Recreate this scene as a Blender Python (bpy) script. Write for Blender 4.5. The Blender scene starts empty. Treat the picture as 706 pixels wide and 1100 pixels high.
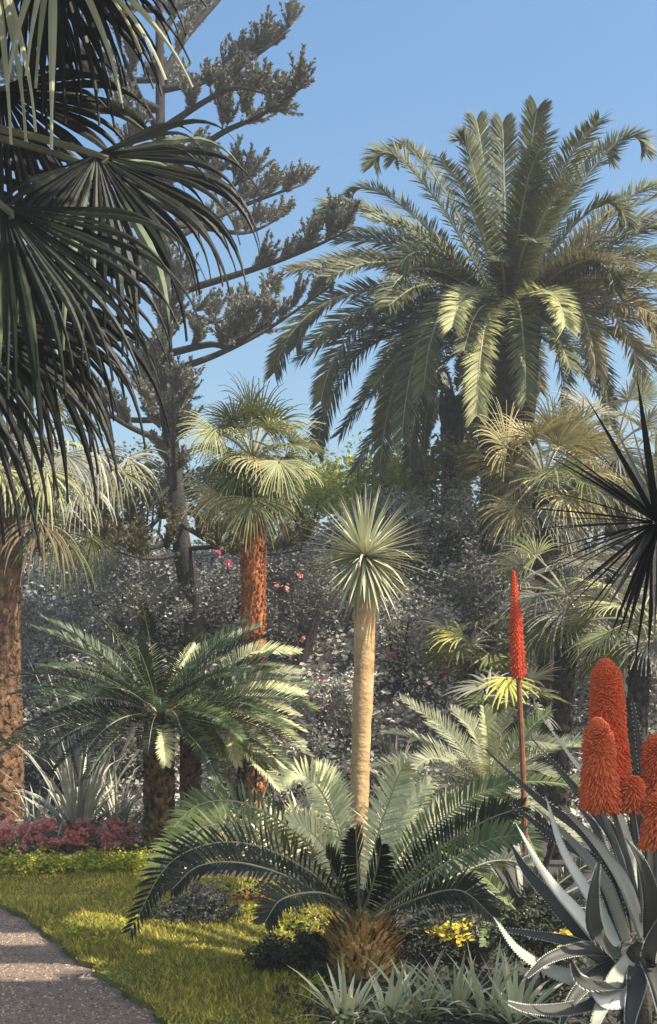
import bpy, math, random
import numpy as np
from mathutils import Vector, Matrix, Quaternion

R = random.Random(7)
NR = np.random.default_rng(11)
sc = bpy.context.scene
COL = sc.collection
Z = Vector((0, 0, 1))
F, HY, CX, CH = 1300.0, 770.0, 353.0, 1.7


def W(px, py, d):
    return Vector(((px - CX) / F * d, d, CH + (HY - py) / F * d))


def G(px, py):
    d = CH * F / (py - HY)
    return Vector(((px - CX) / F * d, d, 0))


def rnd(a, b):
    return R.uniform(a, b)


# ------------------------------------------------------------------ materials
def nodes_of(name):
    m = bpy.data.materials.new(name)
    m.use_nodes = True
    nt = m.node_tree
    nt.nodes.clear()
    return m, nt, nt.nodes, nt.links


def ramp(nd, stops):
    r = nd.new('ShaderNodeValToRGB')
    e = r.color_ramp.elements
    while len(e) < len(stops):
        e.new(0.5)
    for el, (p, c) in zip(e, stops):
        el.position = p
        el.color = (c[0], c[1], c[2], 1)
    return r


def leaf_mat(name, c1, c2, rough=0.45, trans=0.25, spec=0.4, scale=3.0, c3=None, vein=0.0):
    """two leaf colours spread by a random value per leaf plus soft mottling, some light let through"""
    m, nt, nd, lk = nodes_of(name)
    out = nd.new('ShaderNodeOutputMaterial')
    geo = nd.new('ShaderNodeNewGeometry')
    tc = nd.new('ShaderNodeTexCoord')
    no = nd.new('ShaderNodeTexNoise')
    no.inputs['Scale'].default_value = scale
    no.inputs['Detail'].default_value = 4
    lk.new(tc.outputs['Object'], no.inputs['Vector'])
    oi = nd.new('ShaderNodeObjectInfo')
    a = nd.new('ShaderNodeMath'); a.operation = 'MULTIPLY_ADD'
    lk.new(geo.outputs['Random Per Island'], a.inputs[0])
    a.inputs[1].default_value = 0.55
    b = nd.new('ShaderNodeMath'); b.operation = 'MULTIPLY_ADD'
    lk.new(no.outputs['Fac'], b.inputs[0])
    b.inputs[1].default_value = 0.7
    cq = nd.new('ShaderNodeMath'); cq.operation = 'MULTIPLY_ADD'
    lk.new(oi.outputs['Random'], cq.inputs[0])
    cq.inputs[1].default_value = 0.25
    cq.inputs[2].default_value = -0.28
    lk.new(cq.outputs[0], b.inputs[2])
    lk.new(b.outputs[0], a.inputs[2])
    stops = [(0.05, c1), (0.75, c2)]
    if c3:
        stops.append((0.93, c3))
    rp = ramp(nd, stops)
    lk.new(a.outputs[0], rp.inputs[0])
    p = nd.new('ShaderNodeBsdfPrincipled')
    p.inputs['Roughness'].default_value = min(0.8, rough + 0.1)
    p.inputs['Specular IOR Level'].default_value = spec * 0.55
    lk.new(rp.outputs[0], p.inputs['Base Color'])
    n2 = nd.new('ShaderNodeTexNoise')
    n2.inputs['Scale'].default_value = 40
    lk.new(tc.outputs['Object'], n2.inputs['Vector'])
    bp = nd.new('ShaderNodeBump')
    bp.inputs['Strength'].default_value = 0.25
    bp.inputs['Distance'].default_value = 0.01
    lk.new(n2.outputs['Fac'], bp.inputs['Height'])
    lk.new(bp.outputs[0], p.inputs['Normal'])
    t = nd.new('ShaderNodeBsdfTranslucent')
    lk.new(rp.outputs[0], t.inputs['Color'])
    mx = nd.new('ShaderNodeMixShader')
    mx.inputs[0].default_value = trans
    lk.new(p.outputs[0], mx.inputs[1])
    lk.new(t.outputs[0], mx.inputs[2])
    lk.new(mx.outputs[0], out.inputs[0])
    return m


def solid_mat(name, stops, scale=6.0, rough=0.8, bump=0.5, dist=0.02, stretch=(1, 1, 1), spec=0.3, fine=60, island=0.0):
    m, nt, nd, lk = nodes_of(name)
    out = nd.new('ShaderNodeOutputMaterial')
    tc = nd.new('ShaderNodeTexCoord')
    mp = nd.new('ShaderNodeMapping')
    mp.inputs['Scale'].default_value = stretch
    lk.new(tc.outputs['Object'], mp.inputs['Vector'])
    no = nd.new('ShaderNodeTexNoise')
    no.inputs['Scale'].default_value = scale
    no.inputs['Detail'].default_value = 8
    no.inputs['Roughness'].default_value = 0.65
    lk.new(mp.outputs[0], no.inputs['Vector'])
    fac = no.outputs['Fac']
    if island:
        geo = nd.new('ShaderNodeNewGeometry')
        ma = nd.new('ShaderNodeMath'); ma.operation = 'MULTIPLY_ADD'
        sb = nd.new('ShaderNodeMath'); sb.operation = 'SUBTRACT'
        lk.new(geo.outputs['Random Per Island'], sb.inputs[0]); sb.inputs[1].default_value = 0.5
        lk.new(sb.outputs[0], ma.inputs[0]); ma.inputs[1].default_value = island
        lk.new(fac, ma.inputs[2])
        fac = ma.outputs[0]
    rp = ramp(nd, stops)
    lk.new(fac, rp.inputs[0])
    p = nd.new('ShaderNodeBsdfPrincipled')
    p.inputs['Roughness'].default_value = rough
    p.inputs['Specular IOR Level'].default_value = spec
    lk.new(rp.outputs[0], p.inputs['Base Color'])
    n2 = nd.new('ShaderNodeTexNoise')
    n2.inputs['Scale'].default_value = fine
    n2.inputs['Detail'].default_value = 6
    lk.new(mp.outputs[0], n2.inputs['Vector'])
    bp = nd.new('ShaderNodeBump')
    bp.inputs['Strength'].default_value = bump
    bp.inputs['Distance'].default_value = dist
    lk.new(n2.outputs['Fac'], bp.inputs['Height'])
    lk.new(bp.outputs[0], p.inputs['Normal'])
    lk.new(p.outputs[0], out.inputs[0])
    return m


M = {}
M['date'] = leaf_mat('date palm leaflets', (0.060, 0.069, 0.030), (0.179, 0.194, 0.078), 0.4, 0.18, 0.5)
M['date_brown'] = leaf_mat('ageing date palm leaflets', (0.098, 0.081, 0.031), (0.284, 0.235, 0.107), 0.5, 0.2, 0.4)
M['date_lit'] = leaf_mat('sunlit date palm leaflets', (0.3, 0.31, 0.13), (0.6, 0.58, 0.28), 0.45, 0.25, 0.4)  # sunlight on the front fronds put into a paler colour
M['rachis'] = solid_mat('pale leaf stalk', [(0.3, (0.3, 0.29, 0.17)), (0.7, (0.5, 0.47, 0.3))], 4, 0.5, 0.2)
M['rachis_dark'] = solid_mat('dark leaf stalk', [(0.3, (0.06, 0.07, 0.04)), (0.7, (0.2, 0.2, 0.13))], 4, 0.5, 0.2)
M['cyc_shade'] = leaf_mat('shaded cycad leaflets', (0.010, 0.015, 0.006), (0.034, 0.044, 0.017), 0.35, 0.1, 0.5)  # shade side of the cycads painted as darker leaflets
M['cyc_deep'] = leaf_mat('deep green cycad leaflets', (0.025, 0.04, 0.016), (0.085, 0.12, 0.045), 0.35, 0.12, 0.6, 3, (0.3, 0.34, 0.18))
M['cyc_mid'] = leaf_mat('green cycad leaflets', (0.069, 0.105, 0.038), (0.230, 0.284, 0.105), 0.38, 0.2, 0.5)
M['cyc_lit'] = leaf_mat('sunlit cycad leaflets', (0.421, 0.458, 0.231), (0.842, 0.827, 0.483), 0.45, 0.2, 0.4)  # sun and gloss on the fronds painted as a pale colour
M['cyc_grey'] = leaf_mat('grey green cycad leaflets', (0.175, 0.189, 0.117), (0.437, 0.441, 0.273), 0.45, 0.2, 0.4)
M['fan_shade'] = leaf_mat('shaded fan leaf', (0.004, 0.006, 0.004), (0.014, 0.016, 0.011), 0.4, 0.03, 0.35, 2, (0.459, 0.558, 0.350))  # shade painted into the near leaves; last colour paints lit streaks
M['fan_shade_green'] = leaf_mat('shaded green fan leaf', (0.003, 0.005, 0.002), (0.010, 0.015, 0.006), 0.4, 0.05, 0.35, 2, (0.3, 0.35, 0.16))  # greener version of the painted shade, with painted sun streaks
M['fan_pale'] = leaf_mat('pale fan leaf', (0.277, 0.290, 0.136), (0.509, 0.510, 0.245), 0.5, 0.2, 0.3)
M['fan_lit'] = leaf_mat('sunlit hanging fan leaf', (0.290, 0.294, 0.182), (0.522, 0.532, 0.351), 0.6, 0.15, 0.2, 4)  # sunlit look of the hanging blades put into the leaf colour
M['fan_olive'] = leaf_mat('olive fan leaf', (0.065, 0.076, 0.021), (0.216, 0.229, 0.077), 0.42, 0.2, 0.5, 3, (0.361, 0.398, 0.186))
M['fan_gold'] = leaf_mat('yellowing fan leaf', (0.16, 0.13, 0.045), (0.48, 0.42, 0.2), 0.45, 0.2, 0.4, 3, (0.65, 0.6, 0.36))
M['fan_grey'] = leaf_mat('grey fan leaf', (0.106, 0.100, 0.076), (0.403, 0.390, 0.286), 0.45, 0.15, 0.4, 3, (0.657, 0.630, 0.462))
M['fan_yellow'] = leaf_mat('bright yellow green fan leaf', (0.4, 0.38, 0.06), (0.68, 0.64, 0.16), 0.5, 0.2, 0.3)
M['fan_dry'] = leaf_mat('dry fan leaf', (0.09, 0.065, 0.035), (0.3, 0.22, 0.12), 0.6, 0.1, 0.2)
M['pine'] = leaf_mat('pine needles', (0.1, 0.102, 0.085), (0.33, 0.33, 0.275), 0.6, 0.1, 0.2)
M['pine_olive'] = leaf_mat('olive pine needles', (0.07, 0.065, 0.03), (0.22, 0.2, 0.1), 0.6, 0.1, 0.2)
M['bark'] = solid_mat('dark bark', [(0.3, (0.018, 0.016, 0.014)), (0.7, (0.075, 0.065, 0.055))], 9, 0.9, 0.9, 0.03, (1, 1, 0.3))
M['bark_grey'] = solid_mat('grey bark', [(0.3, (0.1, 0.095, 0.085)), (0.7, (0.25, 0.24, 0.22))], 9, 0.9, 0.8, 0.03, (1, 1, 0.4))
M['boot_red'] = solid_mat('rusty red palm fibre', [(0.25, (0.083, 0.030, 0.013)), (0.5, (0.386, 0.130, 0.044)), (0.75, (0.570, 0.260, 0.110))], 7, 0.9, 0.8, 0.02, island=0.25)
M['boot_brown'] = solid_mat('brown palm trunk', [(0.25, (0.04, 0.022, 0.012)), (0.5, (0.2, 0.11, 0.055)), (0.8, (0.44, 0.28, 0.15))], 6, 0.9, 0.8, 0.02, island=0.18)
M['boot_dark'] = solid_mat('dark palm trunk', [(0.3, (0.02, 0.018, 0.014)), (0.75, (0.1, 0.085, 0.06))], 6, 0.95, 0.8, 0.02, island=0.4)
M['boot_cycad'] = solid_mat('cycad trunk scales', [(0.25, (0.025, 0.018, 0.012)), (0.55, (0.1, 0.065, 0.035)), (0.85, (0.24, 0.16, 0.06))], 6, 0.95, 0.8, 0.02, island=0.6)
M['boot_gold'] = solid_mat('golden cycad trunk scales', [(0.2, (0.091, 0.051, 0.017)), (0.5, (0.468, 0.269, 0.072)), (0.8, (0.858, 0.576, 0.216))], 6, 0.9, 0.8, 0.02, island=0.6)
M['tan_bark'] = solid_mat('smooth tan bark', [(0.3, (0.3, 0.17, 0.07)), (0.45, (0.56, 0.36, 0.17)), (0.7, (0.72, 0.5, 0.26))], 5, 0.75, 0.6, 0.03, (1, 1, 1.2), fine=16)
M['dragon'] = leaf_mat('grey green sword leaves', (0.300, 0.314, 0.188), (0.682, 0.678, 0.436), 0.4, 0.1, 0.5, 3, (0.880, 0.880, 0.613))
# pale fingers on the near fan leaves are sun streaks put into the colour
M['yucca_shade'] = leaf_mat('shade darkened sword leaves', (0.006, 0.007, 0.007), (0.02, 0.022, 0.022), 0.35, 0.02, 0.4, 2)  # silhouette against the light painted as a near black leaf colour
M['strap_grey'] = leaf_mat('silver grey strap leaves', (0.244, 0.241, 0.185), (0.609, 0.598, 0.462), 0.45, 0.1, 0.4, 3, (0.877, 0.851, 0.647))
M['strap_pale'] = leaf_mat('pale strap leaves', (0.412, 0.406, 0.233), (0.880, 0.855, 0.508), 0.45, 0.12, 0.4, 3, (0.880, 0.880, 0.630))
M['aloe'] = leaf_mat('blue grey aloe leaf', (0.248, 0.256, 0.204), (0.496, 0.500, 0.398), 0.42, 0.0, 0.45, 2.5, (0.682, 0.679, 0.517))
M['aloe_pale'] = leaf_mat('pale sunlit aloe leaf', (0.713, 0.725, 0.537), (0.792, 0.818, 0.765), 0.45, 0.0, 0.45, 2.5)  # lit copy of the aloe leaf, sunlight in its colour; also the pale teeth
M['aloe_shade'] = leaf_mat('shaded aloe leaf', (0.034, 0.035, 0.029), (0.097, 0.098, 0.083), 0.4, 0.0, 0.45, 2.5)  # shaded copy of the aloe leaf, shade in its colour
M['red'] = leaf_mat('orange red aloe bloom', (0.896, 0.156, 0.049), (0.900, 0.271, 0.105), 0.55, 0.15, 0.3, 6, (0.900, 0.246, 0.075))
M['red_dark'] = leaf_mat('deep red aloe bloom', (0.500, 0.052, 0.018), (0.850, 0.143, 0.054), 0.55, 0.15, 0.3, 6)
M['stalk_grey'] = solid_mat('grey flower stalk', [(0.3, (0.1, 0.1, 0.09)), (0.7, (0.25, 0.25, 0.23))], 8, 0.7, 0.3)
M['stalk_brown'] = solid_mat('brown flower stalk', [(0.3, (0.14, 0.05, 0.02)), (0.7, (0.34, 0.15, 0.07))], 8, 0.7, 0.3)
M['sh_grey'] = leaf_mat('grey shrub leaves', (0.117, 0.113, 0.097), (0.358, 0.349, 0.294), 0.6, 0.1, 0.2, 0.8, (0.854, 0.865, 0.711))
M['sh_smoke'] = leaf_mat('smoky ground cover leaves', (0.273, 0.262, 0.216), (0.539, 0.518, 0.432), 0.8, 0.05, 0.1, 0.5)
M['sh_dull'] = leaf_mat('dull grey leaves', (0.05, 0.052, 0.045), (0.13, 0.133, 0.118), 0.7, 0.1, 0.1, 2)
M['sh_silver'] = leaf_mat('silvery shrub leaves', (0.115, 0.115, 0.104), (0.483, 0.483, 0.421), 0.5, 0.15, 0.3, 1.2, (0.854, 0.880, 0.783))
M['sh_yellow'] = leaf_mat('yellow green tree leaves', (0.403, 0.404, 0.087), (0.880, 0.880, 0.244), 0.5, 0.25, 0.3, 1.2, (0.880, 0.880, 0.453))
M['sh_olive'] = leaf_mat('olive shrub leaves', (0.070, 0.077, 0.039), (0.364, 0.350, 0.143), 0.4, 0.15, 0.4, 2, (0.770, 0.728, 0.338))
M['sh_dark'] = leaf_mat('dark shrub leaves', (0.03, 0.036, 0.024), (0.11, 0.12, 0.07), 0.5, 0.1, 0.3, 2, (0.24, 0.25, 0.12))
M['lime'] = leaf_mat('lime border leaves', (0.24, 0.26, 0.04), (0.56, 0.55, 0.08), 0.6, 0.25, 0.2, 3, (0.7, 0.66, 0.2))
M['pink'] = leaf_mat('pink petals', (0.88, 0.24, 0.2), (0.9, 0.46, 0.38), 0.7, 0.2, 0.2, 4, (0.88, 0.52, 0.5))
M['palepink'] = leaf_mat('pale pink petals', (0.72, 0.42, 0.36), (0.85, 0.6, 0.52), 0.7, 0.2, 0.2, 4)
M['yellow'] = leaf_mat('yellow petals', (0.6, 0.46, 0.05), (0.8, 0.68, 0.12), 0.7, 0.2, 0.2, 4)
M['orange'] = leaf_mat('orange red petals', (0.6, 0.16, 0.04), (0.8, 0.32, 0.08), 0.7, 0.2, 0.2, 4)
M['magenta'] = leaf_mat('magenta petals', (0.5, 0.04, 0.14), (0.75, 0.14, 0.28), 0.7, 0.2, 0.2, 4)
M['grass'] = leaf_mat('grass blades', (0.097, 0.101, 0.035), (0.607, 0.519, 0.090), 0.6, 0.25, 0.2, 1.6, (0.856, 0.721, 0.100))
M['lawn'] = solid_mat('lawn turf', [(0.3, (0.080, 0.083, 0.024)), (0.7, (0.272, 0.255, 0.048))], 2.5, 0.95, 0.8, 0.03)
M['soil'] = solid_mat('garden soil', [(0.3, (0.035, 0.032, 0.028)), (0.7, (0.11, 0.1, 0.09))], 2.0, 0.95, 0.8, 0.04, fine=30)
M['gravel_bed'] = solid_mat('fine gravel', [(0.3, (0.160, 0.122, 0.094)), (0.7, (0.376, 0.278, 0.194))], 30, 0.9, 0.9, 0.02, fine=120)
M['pebble'] = solid_mat('gravel stones', [(0.2, (0.085, 0.066, 0.053)), (0.5, (0.311, 0.228, 0.159)), (0.8, (0.546, 0.414, 0.306))], 3, 0.85, 0.4, 0.01, island=0.9)


# ------------------------------------------------------------------ mesh building
class MB:
    def __init__(s):
        s.v, s.f = [], []

    def blade(s, p, d, L, w, n=5, droop=0.0, fold=0.25, S=None, prof=None, twist=0.0, delay=0.0):
        d = d.normalized()
        if S is None:
            S = d.cross(Z)
            if S.length < 0.05:
                a = rnd(0, 6.28)
                S = Vector((math.cos(a), math.sin(a), 0))
        S = (S - d * S.dot(d)).normalized()
        if twist:
            S = Quaternion(d, twist) @ S
        st = L / n
        b = len(s.v)
        for i in range(n + 1):
            t = i / n
            N = S.cross(d)
            hw = w * (prof(t) if prof else min(1.0, 0.55 + 1.6 * t) * max(0.015, 1 - t ** 2.4))
            s.v += [p - S * hw + N * (fold * hw), p, p + S * hw + N * (fold * hw)]
            if i:
                a = b + 3 * (i - 1)
                s.f += [(a, a + 1, a + 4, a + 3), (a + 1, a + 2, a + 5, a + 4)]
            k = max(0.0, (t - delay) / (1 - delay)) if delay < 1 else 0
            d = (d - Z * (droop * (0.3 + k) * (1 if t >= delay else 0) / n)).normalized()
            p = p + d * st

    def tube(s, pts, rad, sides=8, jit=0.0, cap=True):
        b0 = len(s.v)
        n = len(pts)
        X = None
        for i, p in enumerate(pts):
            T = (pts[min(i + 1, n - 1)] - pts[max(i - 1, 0)]).normalized()
            if X is None:
                X = T.cross(Vector((0.31, 0.95, 0.1))).normalized()
            X = (X - T * X.dot(T)).normalized()
            Y = T.cross(X)
            r = rad[i] if isinstance(rad, (list, tuple)) else rad
            for k in range(sides):
                a = 2 * math.pi * k / sides
                rr = r * (1 + (rnd(-jit, jit) if jit else 0))
                s.v.append(p + X * (math.cos(a) * rr) + Y * (math.sin(a) * rr))
        for i in range(n - 1):
            for k in range(sides):
                k2 = (k + 1) % sides
                a, c = b0 + i * sides, b0 + (i + 1) * sides
                s.f.append((a + k, a + k2, c + k2, c + k))
        if cap:
            s.f.append(tuple(b0 + (n - 1) * sides + k for k in range(sides)))
            s.f.append(tuple(b0 + k for k in reversed(range(sides))))

    def wedge(s, p, out, up, w, h, t):
        """one overlapping leaf-base scale: fixed to the trunk below, its upper lip standing off"""
        sd = out.cross(up).normalized()
        a = [p - sd * w - out * t, p + sd * w - out * t, p + sd * w * 0.75 + up * h * 0.75 + out * t * 0.7,
             p - sd * w * 0.75 + up * h * 0.75 + out * t * 0.7, p + out * t * 0.55, p + up * h + out * t * 0.9,
             p + up * h * 0.85 - out * t]
        b = len(s.v)
        s.v += a
        s.f += [(b, b + 4, b + 3), (b + 4, b + 1, b + 2), (b + 4, b + 2, b + 5, b + 3), (b + 3, b + 5, b + 6), (b + 5, b + 2, b + 6)]

    def quads(s, c, a, bb, fold=0.0, nrm=None):
        """leaf-shaped quads from numpy arrays: centre, long half axis, short half axis"""
        b = len(s.v)
        n = len(c)
        P = np.stack([c - a, c - bb + a * 0.1, c + a, c + bb + a * 0.1], 1).reshape(-1, 3)
        s.v += P.tolist()
        s.f += [(b + 4 * i, b + 4 * i + 1, b + 4 * i + 2, b + 4 * i + 3) for i in range(n)]

    def build(s, name, mat, parent=None, smooth=False, loc=None):
        me = bpy.data.meshes.new(name)
        me.from_pydata([tuple(v) for v in s.v], [], s.f)
        if loc is not None:
            me.transform(Matrix.Translation(-Vector(loc)))
        me.materials.append(mat)
        if smooth:
            me.polygons.foreach_set('use_smooth', [True] * len(me.polygons))
        o = bpy.data.objects.new(name, me)
        COL.objects.link(o)
        if parent is not None:
            o.parent = parent
            base = WORLD_LOC.get(parent.name, Vector((0, 0, 0)))
            me.transform(Matrix.Translation(-base))
            WORLD_LOC[o.name] = base
        elif loc is not None:
            o.location = loc
            WORLD_LOC[o.name] = Vector(loc)
        return o


WORLD_LOC = {}


def tag(o, label, cat, group=None, kind=None):
    o['label'] = label
    o['category'] = cat
    if group:
        o['group'] = group
    if kind:
        o['kind'] = kind
    return o


def thing(name, loc, label, cat, group=None):
    o = bpy.data.objects.new(name, None)
    o.empty_display_size = 0.2
    COL.objects.link(o)
    o.location = loc
    WORLD_LOC[o.name] = Vector(loc)
    return tag(o, label, cat, group)


def structure(o):
    o['kind'] = 'structure'
    return o


def curve(pts, n):
    """Catmull-Rom through the points"""
    P = [pts[0] * 2 - pts[1]] + list(pts) + [pts[-1] * 2 - pts[-2]]
    out = []
    m = len(pts) - 1
    for i in range(n + 1):
        u = i / n * m
        k = min(int(u), m - 1)
        t = u - k
        a, b, c, d = P[k], P[k + 1], P[k + 2], P[k + 3]
        out.append(0.5 * ((2 * b) + (c - a) * t + (2 * a - 5 * b + 4 * c - d) * t * t + (3 * b - a - 3 * c + d) * t * t * t))
    return out


def unit(n):
    v = NR.normal(size=(n, 3))
    return v / np.linalg.norm(v, axis=1)[:, None]


def cloud(mb, lobes, n, size, clumps=40, spread=0.22, flat=0.3, asp=0.42, shell=0.55):
    """leaves gathered in clumps through several lobes (centre, radii)"""
    vol = np.array([l[1][0] * l[1][1] * l[1][2] for l in lobes]) ** 0.67
    vol /= vol.sum()
    for (c, r), sh in zip(lobes, vol):
        k = max(4, int(clumps * sh))
        m = max(10, int(n * sh))
        cc = unit(k) * (shell + (1 - shell) * NR.random((k, 1))) 
        idx = NR.integers(0, k, m)
        pos = cc[idx] + NR.normal(size=(m, 3)) * spread * (0.5 + NR.random((k, 1))[idx])
        pos = np.array(c) + pos * np.array(r)
        a = unit(m)
        a[:, 2] *= (1 - flat)
        ref = unit(m)
        b = np.cross(a, ref)
        b /= np.linalg.norm(b, axis=1)[:, None] + 1e-6
        s = size * (0.6 + 0.8 * NR.random((m, 1)))
        mb.quads(pos, a * s, b * s * asp)


# ------------------------------------------------------------------ plant organs
def pinnate(pts, mat, parent, n=40, ll=0.4, lw=0.018, sweep=55, vee=25, droop=0.12, rr=0.012, bare=0.08, mat_r=None, name='frond', nref=Z, vjit=None, jit=0.12, tipf=0.35, basef=0.45):
    ns = 26
    c = curve(pts, ns)
    L = sum((c[i + 1] - c[i]).length for i in range(ns))
    mb = MB()
    vee = math.radians(vee)
    prevS = None
    roll = rnd(-0.25, 0.25)
    for i in range(n):
        t = bare + (1 - bare) * (i + 0.5) / n
        u = t * ns
        k = min(int(u), ns - 1)
        p = c[k].lerp(c[k + 1], u - k)
        T = (c[min(k + 1, ns)] - c[max(k - 1, 0)]).normalized()
        S = T.cross(nref)
        S = S - T * S.dot(T)
        if S.length < 0.25 and prevS is not None:
            S = prevS - T * prevS.dot(T)
        if S.length < 1e-3:
            S = Vector((1, 0, 0))
        S.normalize()
        if prevS is not None and S.dot(prevS) < 0:
            S = -S
        prevS = S
        S = Quaternion(T, roll) @ S
        N = S.cross(T)
        if N.z < 0 and abs(T.z) < 0.9:
            N = -N
        env = (basef + (1 - basef) * min(1, (t - bare) / 0.28)) * (1 if t < 0.6 else 1 - (1 - tipf) * ((t - 0.6) / 0.4) ** 1.6)
        ang = math.radians(sweep) * (1.12 - 0.5 * t)
        for sg in (-1, 1):
            a = ang + rnd(-jit, jit)
            v = vee + (rnd(-vjit, vjit) if vjit else rnd(-jit, jit))
            d = T * math.cos(a) + (S * (sg * math.cos(v)) + N * math.sin(v)) * math.sin(a)
            l = ll * env * rnd(0.88, 1.1)
            wd = (T - d * T.dot(d)).normalized()
            wd = Quaternion(d, rnd(-0.3, 0.3)) @ wd
            b = len(mb.v)
            q = p + d * (l * 0.5) - Z * (droop * l * 0.25)
            e = p + d * l - Z * (droop * l)
            mb.v += [p - wd * lw * 0.5, p + wd * lw * 0.5, q + wd * lw, q - wd * lw, e]
            mb.f += [(b, b + 1, b + 2, b + 3), (b + 3, b + 2, b + 4)]
    fr = mb.build(name, mat, parent)
    rb = MB()
    rb.tube(c, [rr * (1 - 0.85 * i / ns) for i in range(ns + 1)], 5)
    rb.build('rachis', mat_r or M['rachis'], fr)
    return fr


def arc(p, d, L, droop, n=4):
    out = [p]
    st = L / n
    d = d.normalized()
    for i in range(n):
        p = p + d * st
        out.append(p)
        d = (d - Z * (droop / n * (0.5 + i / n))).normalized()
    return out


def fan_leaf(hub, axis, normal, rad, mat, parent, nseg=22, spread=110, split=0.5, droop=1.0, start=None, fold=0.35, pr=0.012, mat_p=None, lenvar=0.18, n=8, wf=1.0, cup=0.15, keep=1.0, name='leaf', dl=None):
    axis = axis.normalized()
    normal = (normal - axis * normal.dot(axis)).normalized()
    sd = normal.cross(axis)
    mb = MB()
    sp = math.radians(spread)
    da = 2 * sp / nseg
    for i in range(nseg):
        if rnd(0, 1) > keep:
            continue
        a = -sp + da * (i + 0.5) + rnd(-0.2, 0.2) * da
        dr = axis * math.cos(a) + sd * math.sin(a) + normal * (cup + rnd(-0.05, 0.05))
        dr.normalize()
        L = rad * (1 - 0.22 * (abs(a) / sp) ** 2) * rnd(1 - lenvar, 1 + lenvar * 0.6)
        mw = math.tan(da / 2) * split * L * wf

        def prof(t):
            return max(0.006, mw * min(1, t / split) if t < split else mw * (1 - ((t - split) / (1 - split)) ** 1.5))
        mb.blade(hub + dr * rad * 0.01, dr, L, 1.0, n, droop * rnd(0.7, 1.3), fold * (1 if i % 2 else 0.8), normal.cross(dr), prof, rnd(-0.3, 0.3), split * 0.75 if dl is None else dl)
    lf = mb.build(name, mat, parent)
    if start is not None:
        pb = MB()
        md = (start + hub) * 0.5 + Z * ((hub - start).length * 0.06)
        c = curve([start, md, hub, hub + axis * rad * 0.06], 8)
        pb.tube(c, [pr * (1.6 - 0.9 * i / 8) for i in range(9)], 5)
        pb.build('petiole', mat_p or M['rachis'], lf)
    return lf


def scaled_trunk(pts, rad, mat, parent, rows=20, per=9, w=0.06, h=0.12, t=0.03, name='trunk', sides=14):
    mb = MB()
    c = curve(pts, 24)
    rs = [rad(i / 24) for i in range(25)]
    mb.tube(c, [r * 0.97 for r in rs], sides, 0.05)
    tot = rows * per
    for k in range(tot):
        tt = min(0.995, max(0.003, (k + 0.5 + rnd(-0.45, 0.45) * per) / tot * 0.99))
        u = tt * 24
        i = min(int(u), 23)
        p = c[i].lerp(c[i + 1], u - i)
        T = (c[i + 1] - c[i]).normalized()
        a = 2 * math.pi * (k / per + (0.5 / per if (k // per) % 2 else 0)) + rnd(-0.3, 0.3)
        X = T.cross(Vector((0, 1, 0.01))).normalized()
        o = X * math.cos(a) + T.cross(X) * math.sin(a)
        mb.wedge(p + o * rad(tt), o, T, w * rnd(0.8, 1.15), h * rnd(0.75, 1.3), t * rnd(0.6, 1.5))
    return mb.build(name, mat, parent)


def ringed_trunk(pts, rad, mat, parent, sides=18, n=60, rough=0.05, name='trunk'):
    mb = MB()
    c = curve(pts, n)
    mb.tube(c, [rad(i / n) * (1 + rnd(-rough, rough)) for i in range(n + 1)], sides, rough * 0.5)
    return mb.build(name, mat, parent, True)


def sph(az, el):
    return Vector((math.cos(az) * math.cos(el), math.sin(az) * math.cos(el), math.sin(el)))


def fan_palm(name, base, top, label, mats, nl, pet, rad, tr, boot, group=None, hs=1.3, keep=1.0, el=(-55, 70), droop=1.0, rows=20, per=8, nseg=30, spread=115, th=0.03, hubs=(), split=0.36, az0=0.0, ws=0.07):
    root = thing(name, base, label, 'palm', group)
    mid = (base + top) * 0.5 + Vector((rnd(-0.05, 0.05), 0, 0))
    if boot is not None:
        scaled_trunk([base - Z * 0.15, mid, top - Z * 0.22], lambda t: tr * (1.08 - 0.12 * t + 0.1 * math.sin(t * 9) * 0.3), boot, root, int(rows * 1.5), int(per * 1.5), ws * 0.62, ws * hs, th * 0.9)
    for i in range(nl):
        t = (i + 0.5) / nl
        e = math.radians(el[1] + (el[0] - el[1]) * t ** 0.85 + rnd(-6, 6))
        az = az0 + i * 2.39996 + rnd(-0.2, 0.2)
        d = sph(az, e)
        pl = pet * rnd(0.8, 1.15)
        hub = top + d * pl - Z * (0.06 * pl) + Z * 0.05
        ax = (d - Z * (0.35 + 0.15 * math.cos(e))).normalized()
        nm = (Z - d * d.z)
        if nm.length < 0.2:
            nm = Vector((math.cos(az), math.sin(az), 0.3))
        nm = (nm + Vector((rnd(-.4, .4), rnd(-.4, .4), 0)))
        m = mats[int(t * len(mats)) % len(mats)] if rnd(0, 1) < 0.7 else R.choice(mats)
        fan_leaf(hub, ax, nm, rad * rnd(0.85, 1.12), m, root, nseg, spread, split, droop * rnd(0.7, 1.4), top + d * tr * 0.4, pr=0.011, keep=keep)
    for (px, py, dd, ax, ay, az_, r, m) in hubs:
        hub = W(px, py, base.y + dd)
        axis = Vector((ax, az_, -ay))
        fan_leaf(hub, axis, Vector((0.1, -1, 0.45)), r, m, root, nseg, spread * 0.8, split, droop, top, pr=0.011, keep=keep)
    return root


# ------------------------------------------------------------------ setting
def sheet(name, poly, z, mat, div=None):
    me = bpy.data.meshes.new(name)
    me.from_pydata([(x, y, z) for x, y in poly], [], [tuple(range(len(poly)))])
    me.materials.append(mat)
    o = bpy.data.objects.new(name, me)
    COL.objects.link(o)
    return structure(o)


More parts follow.
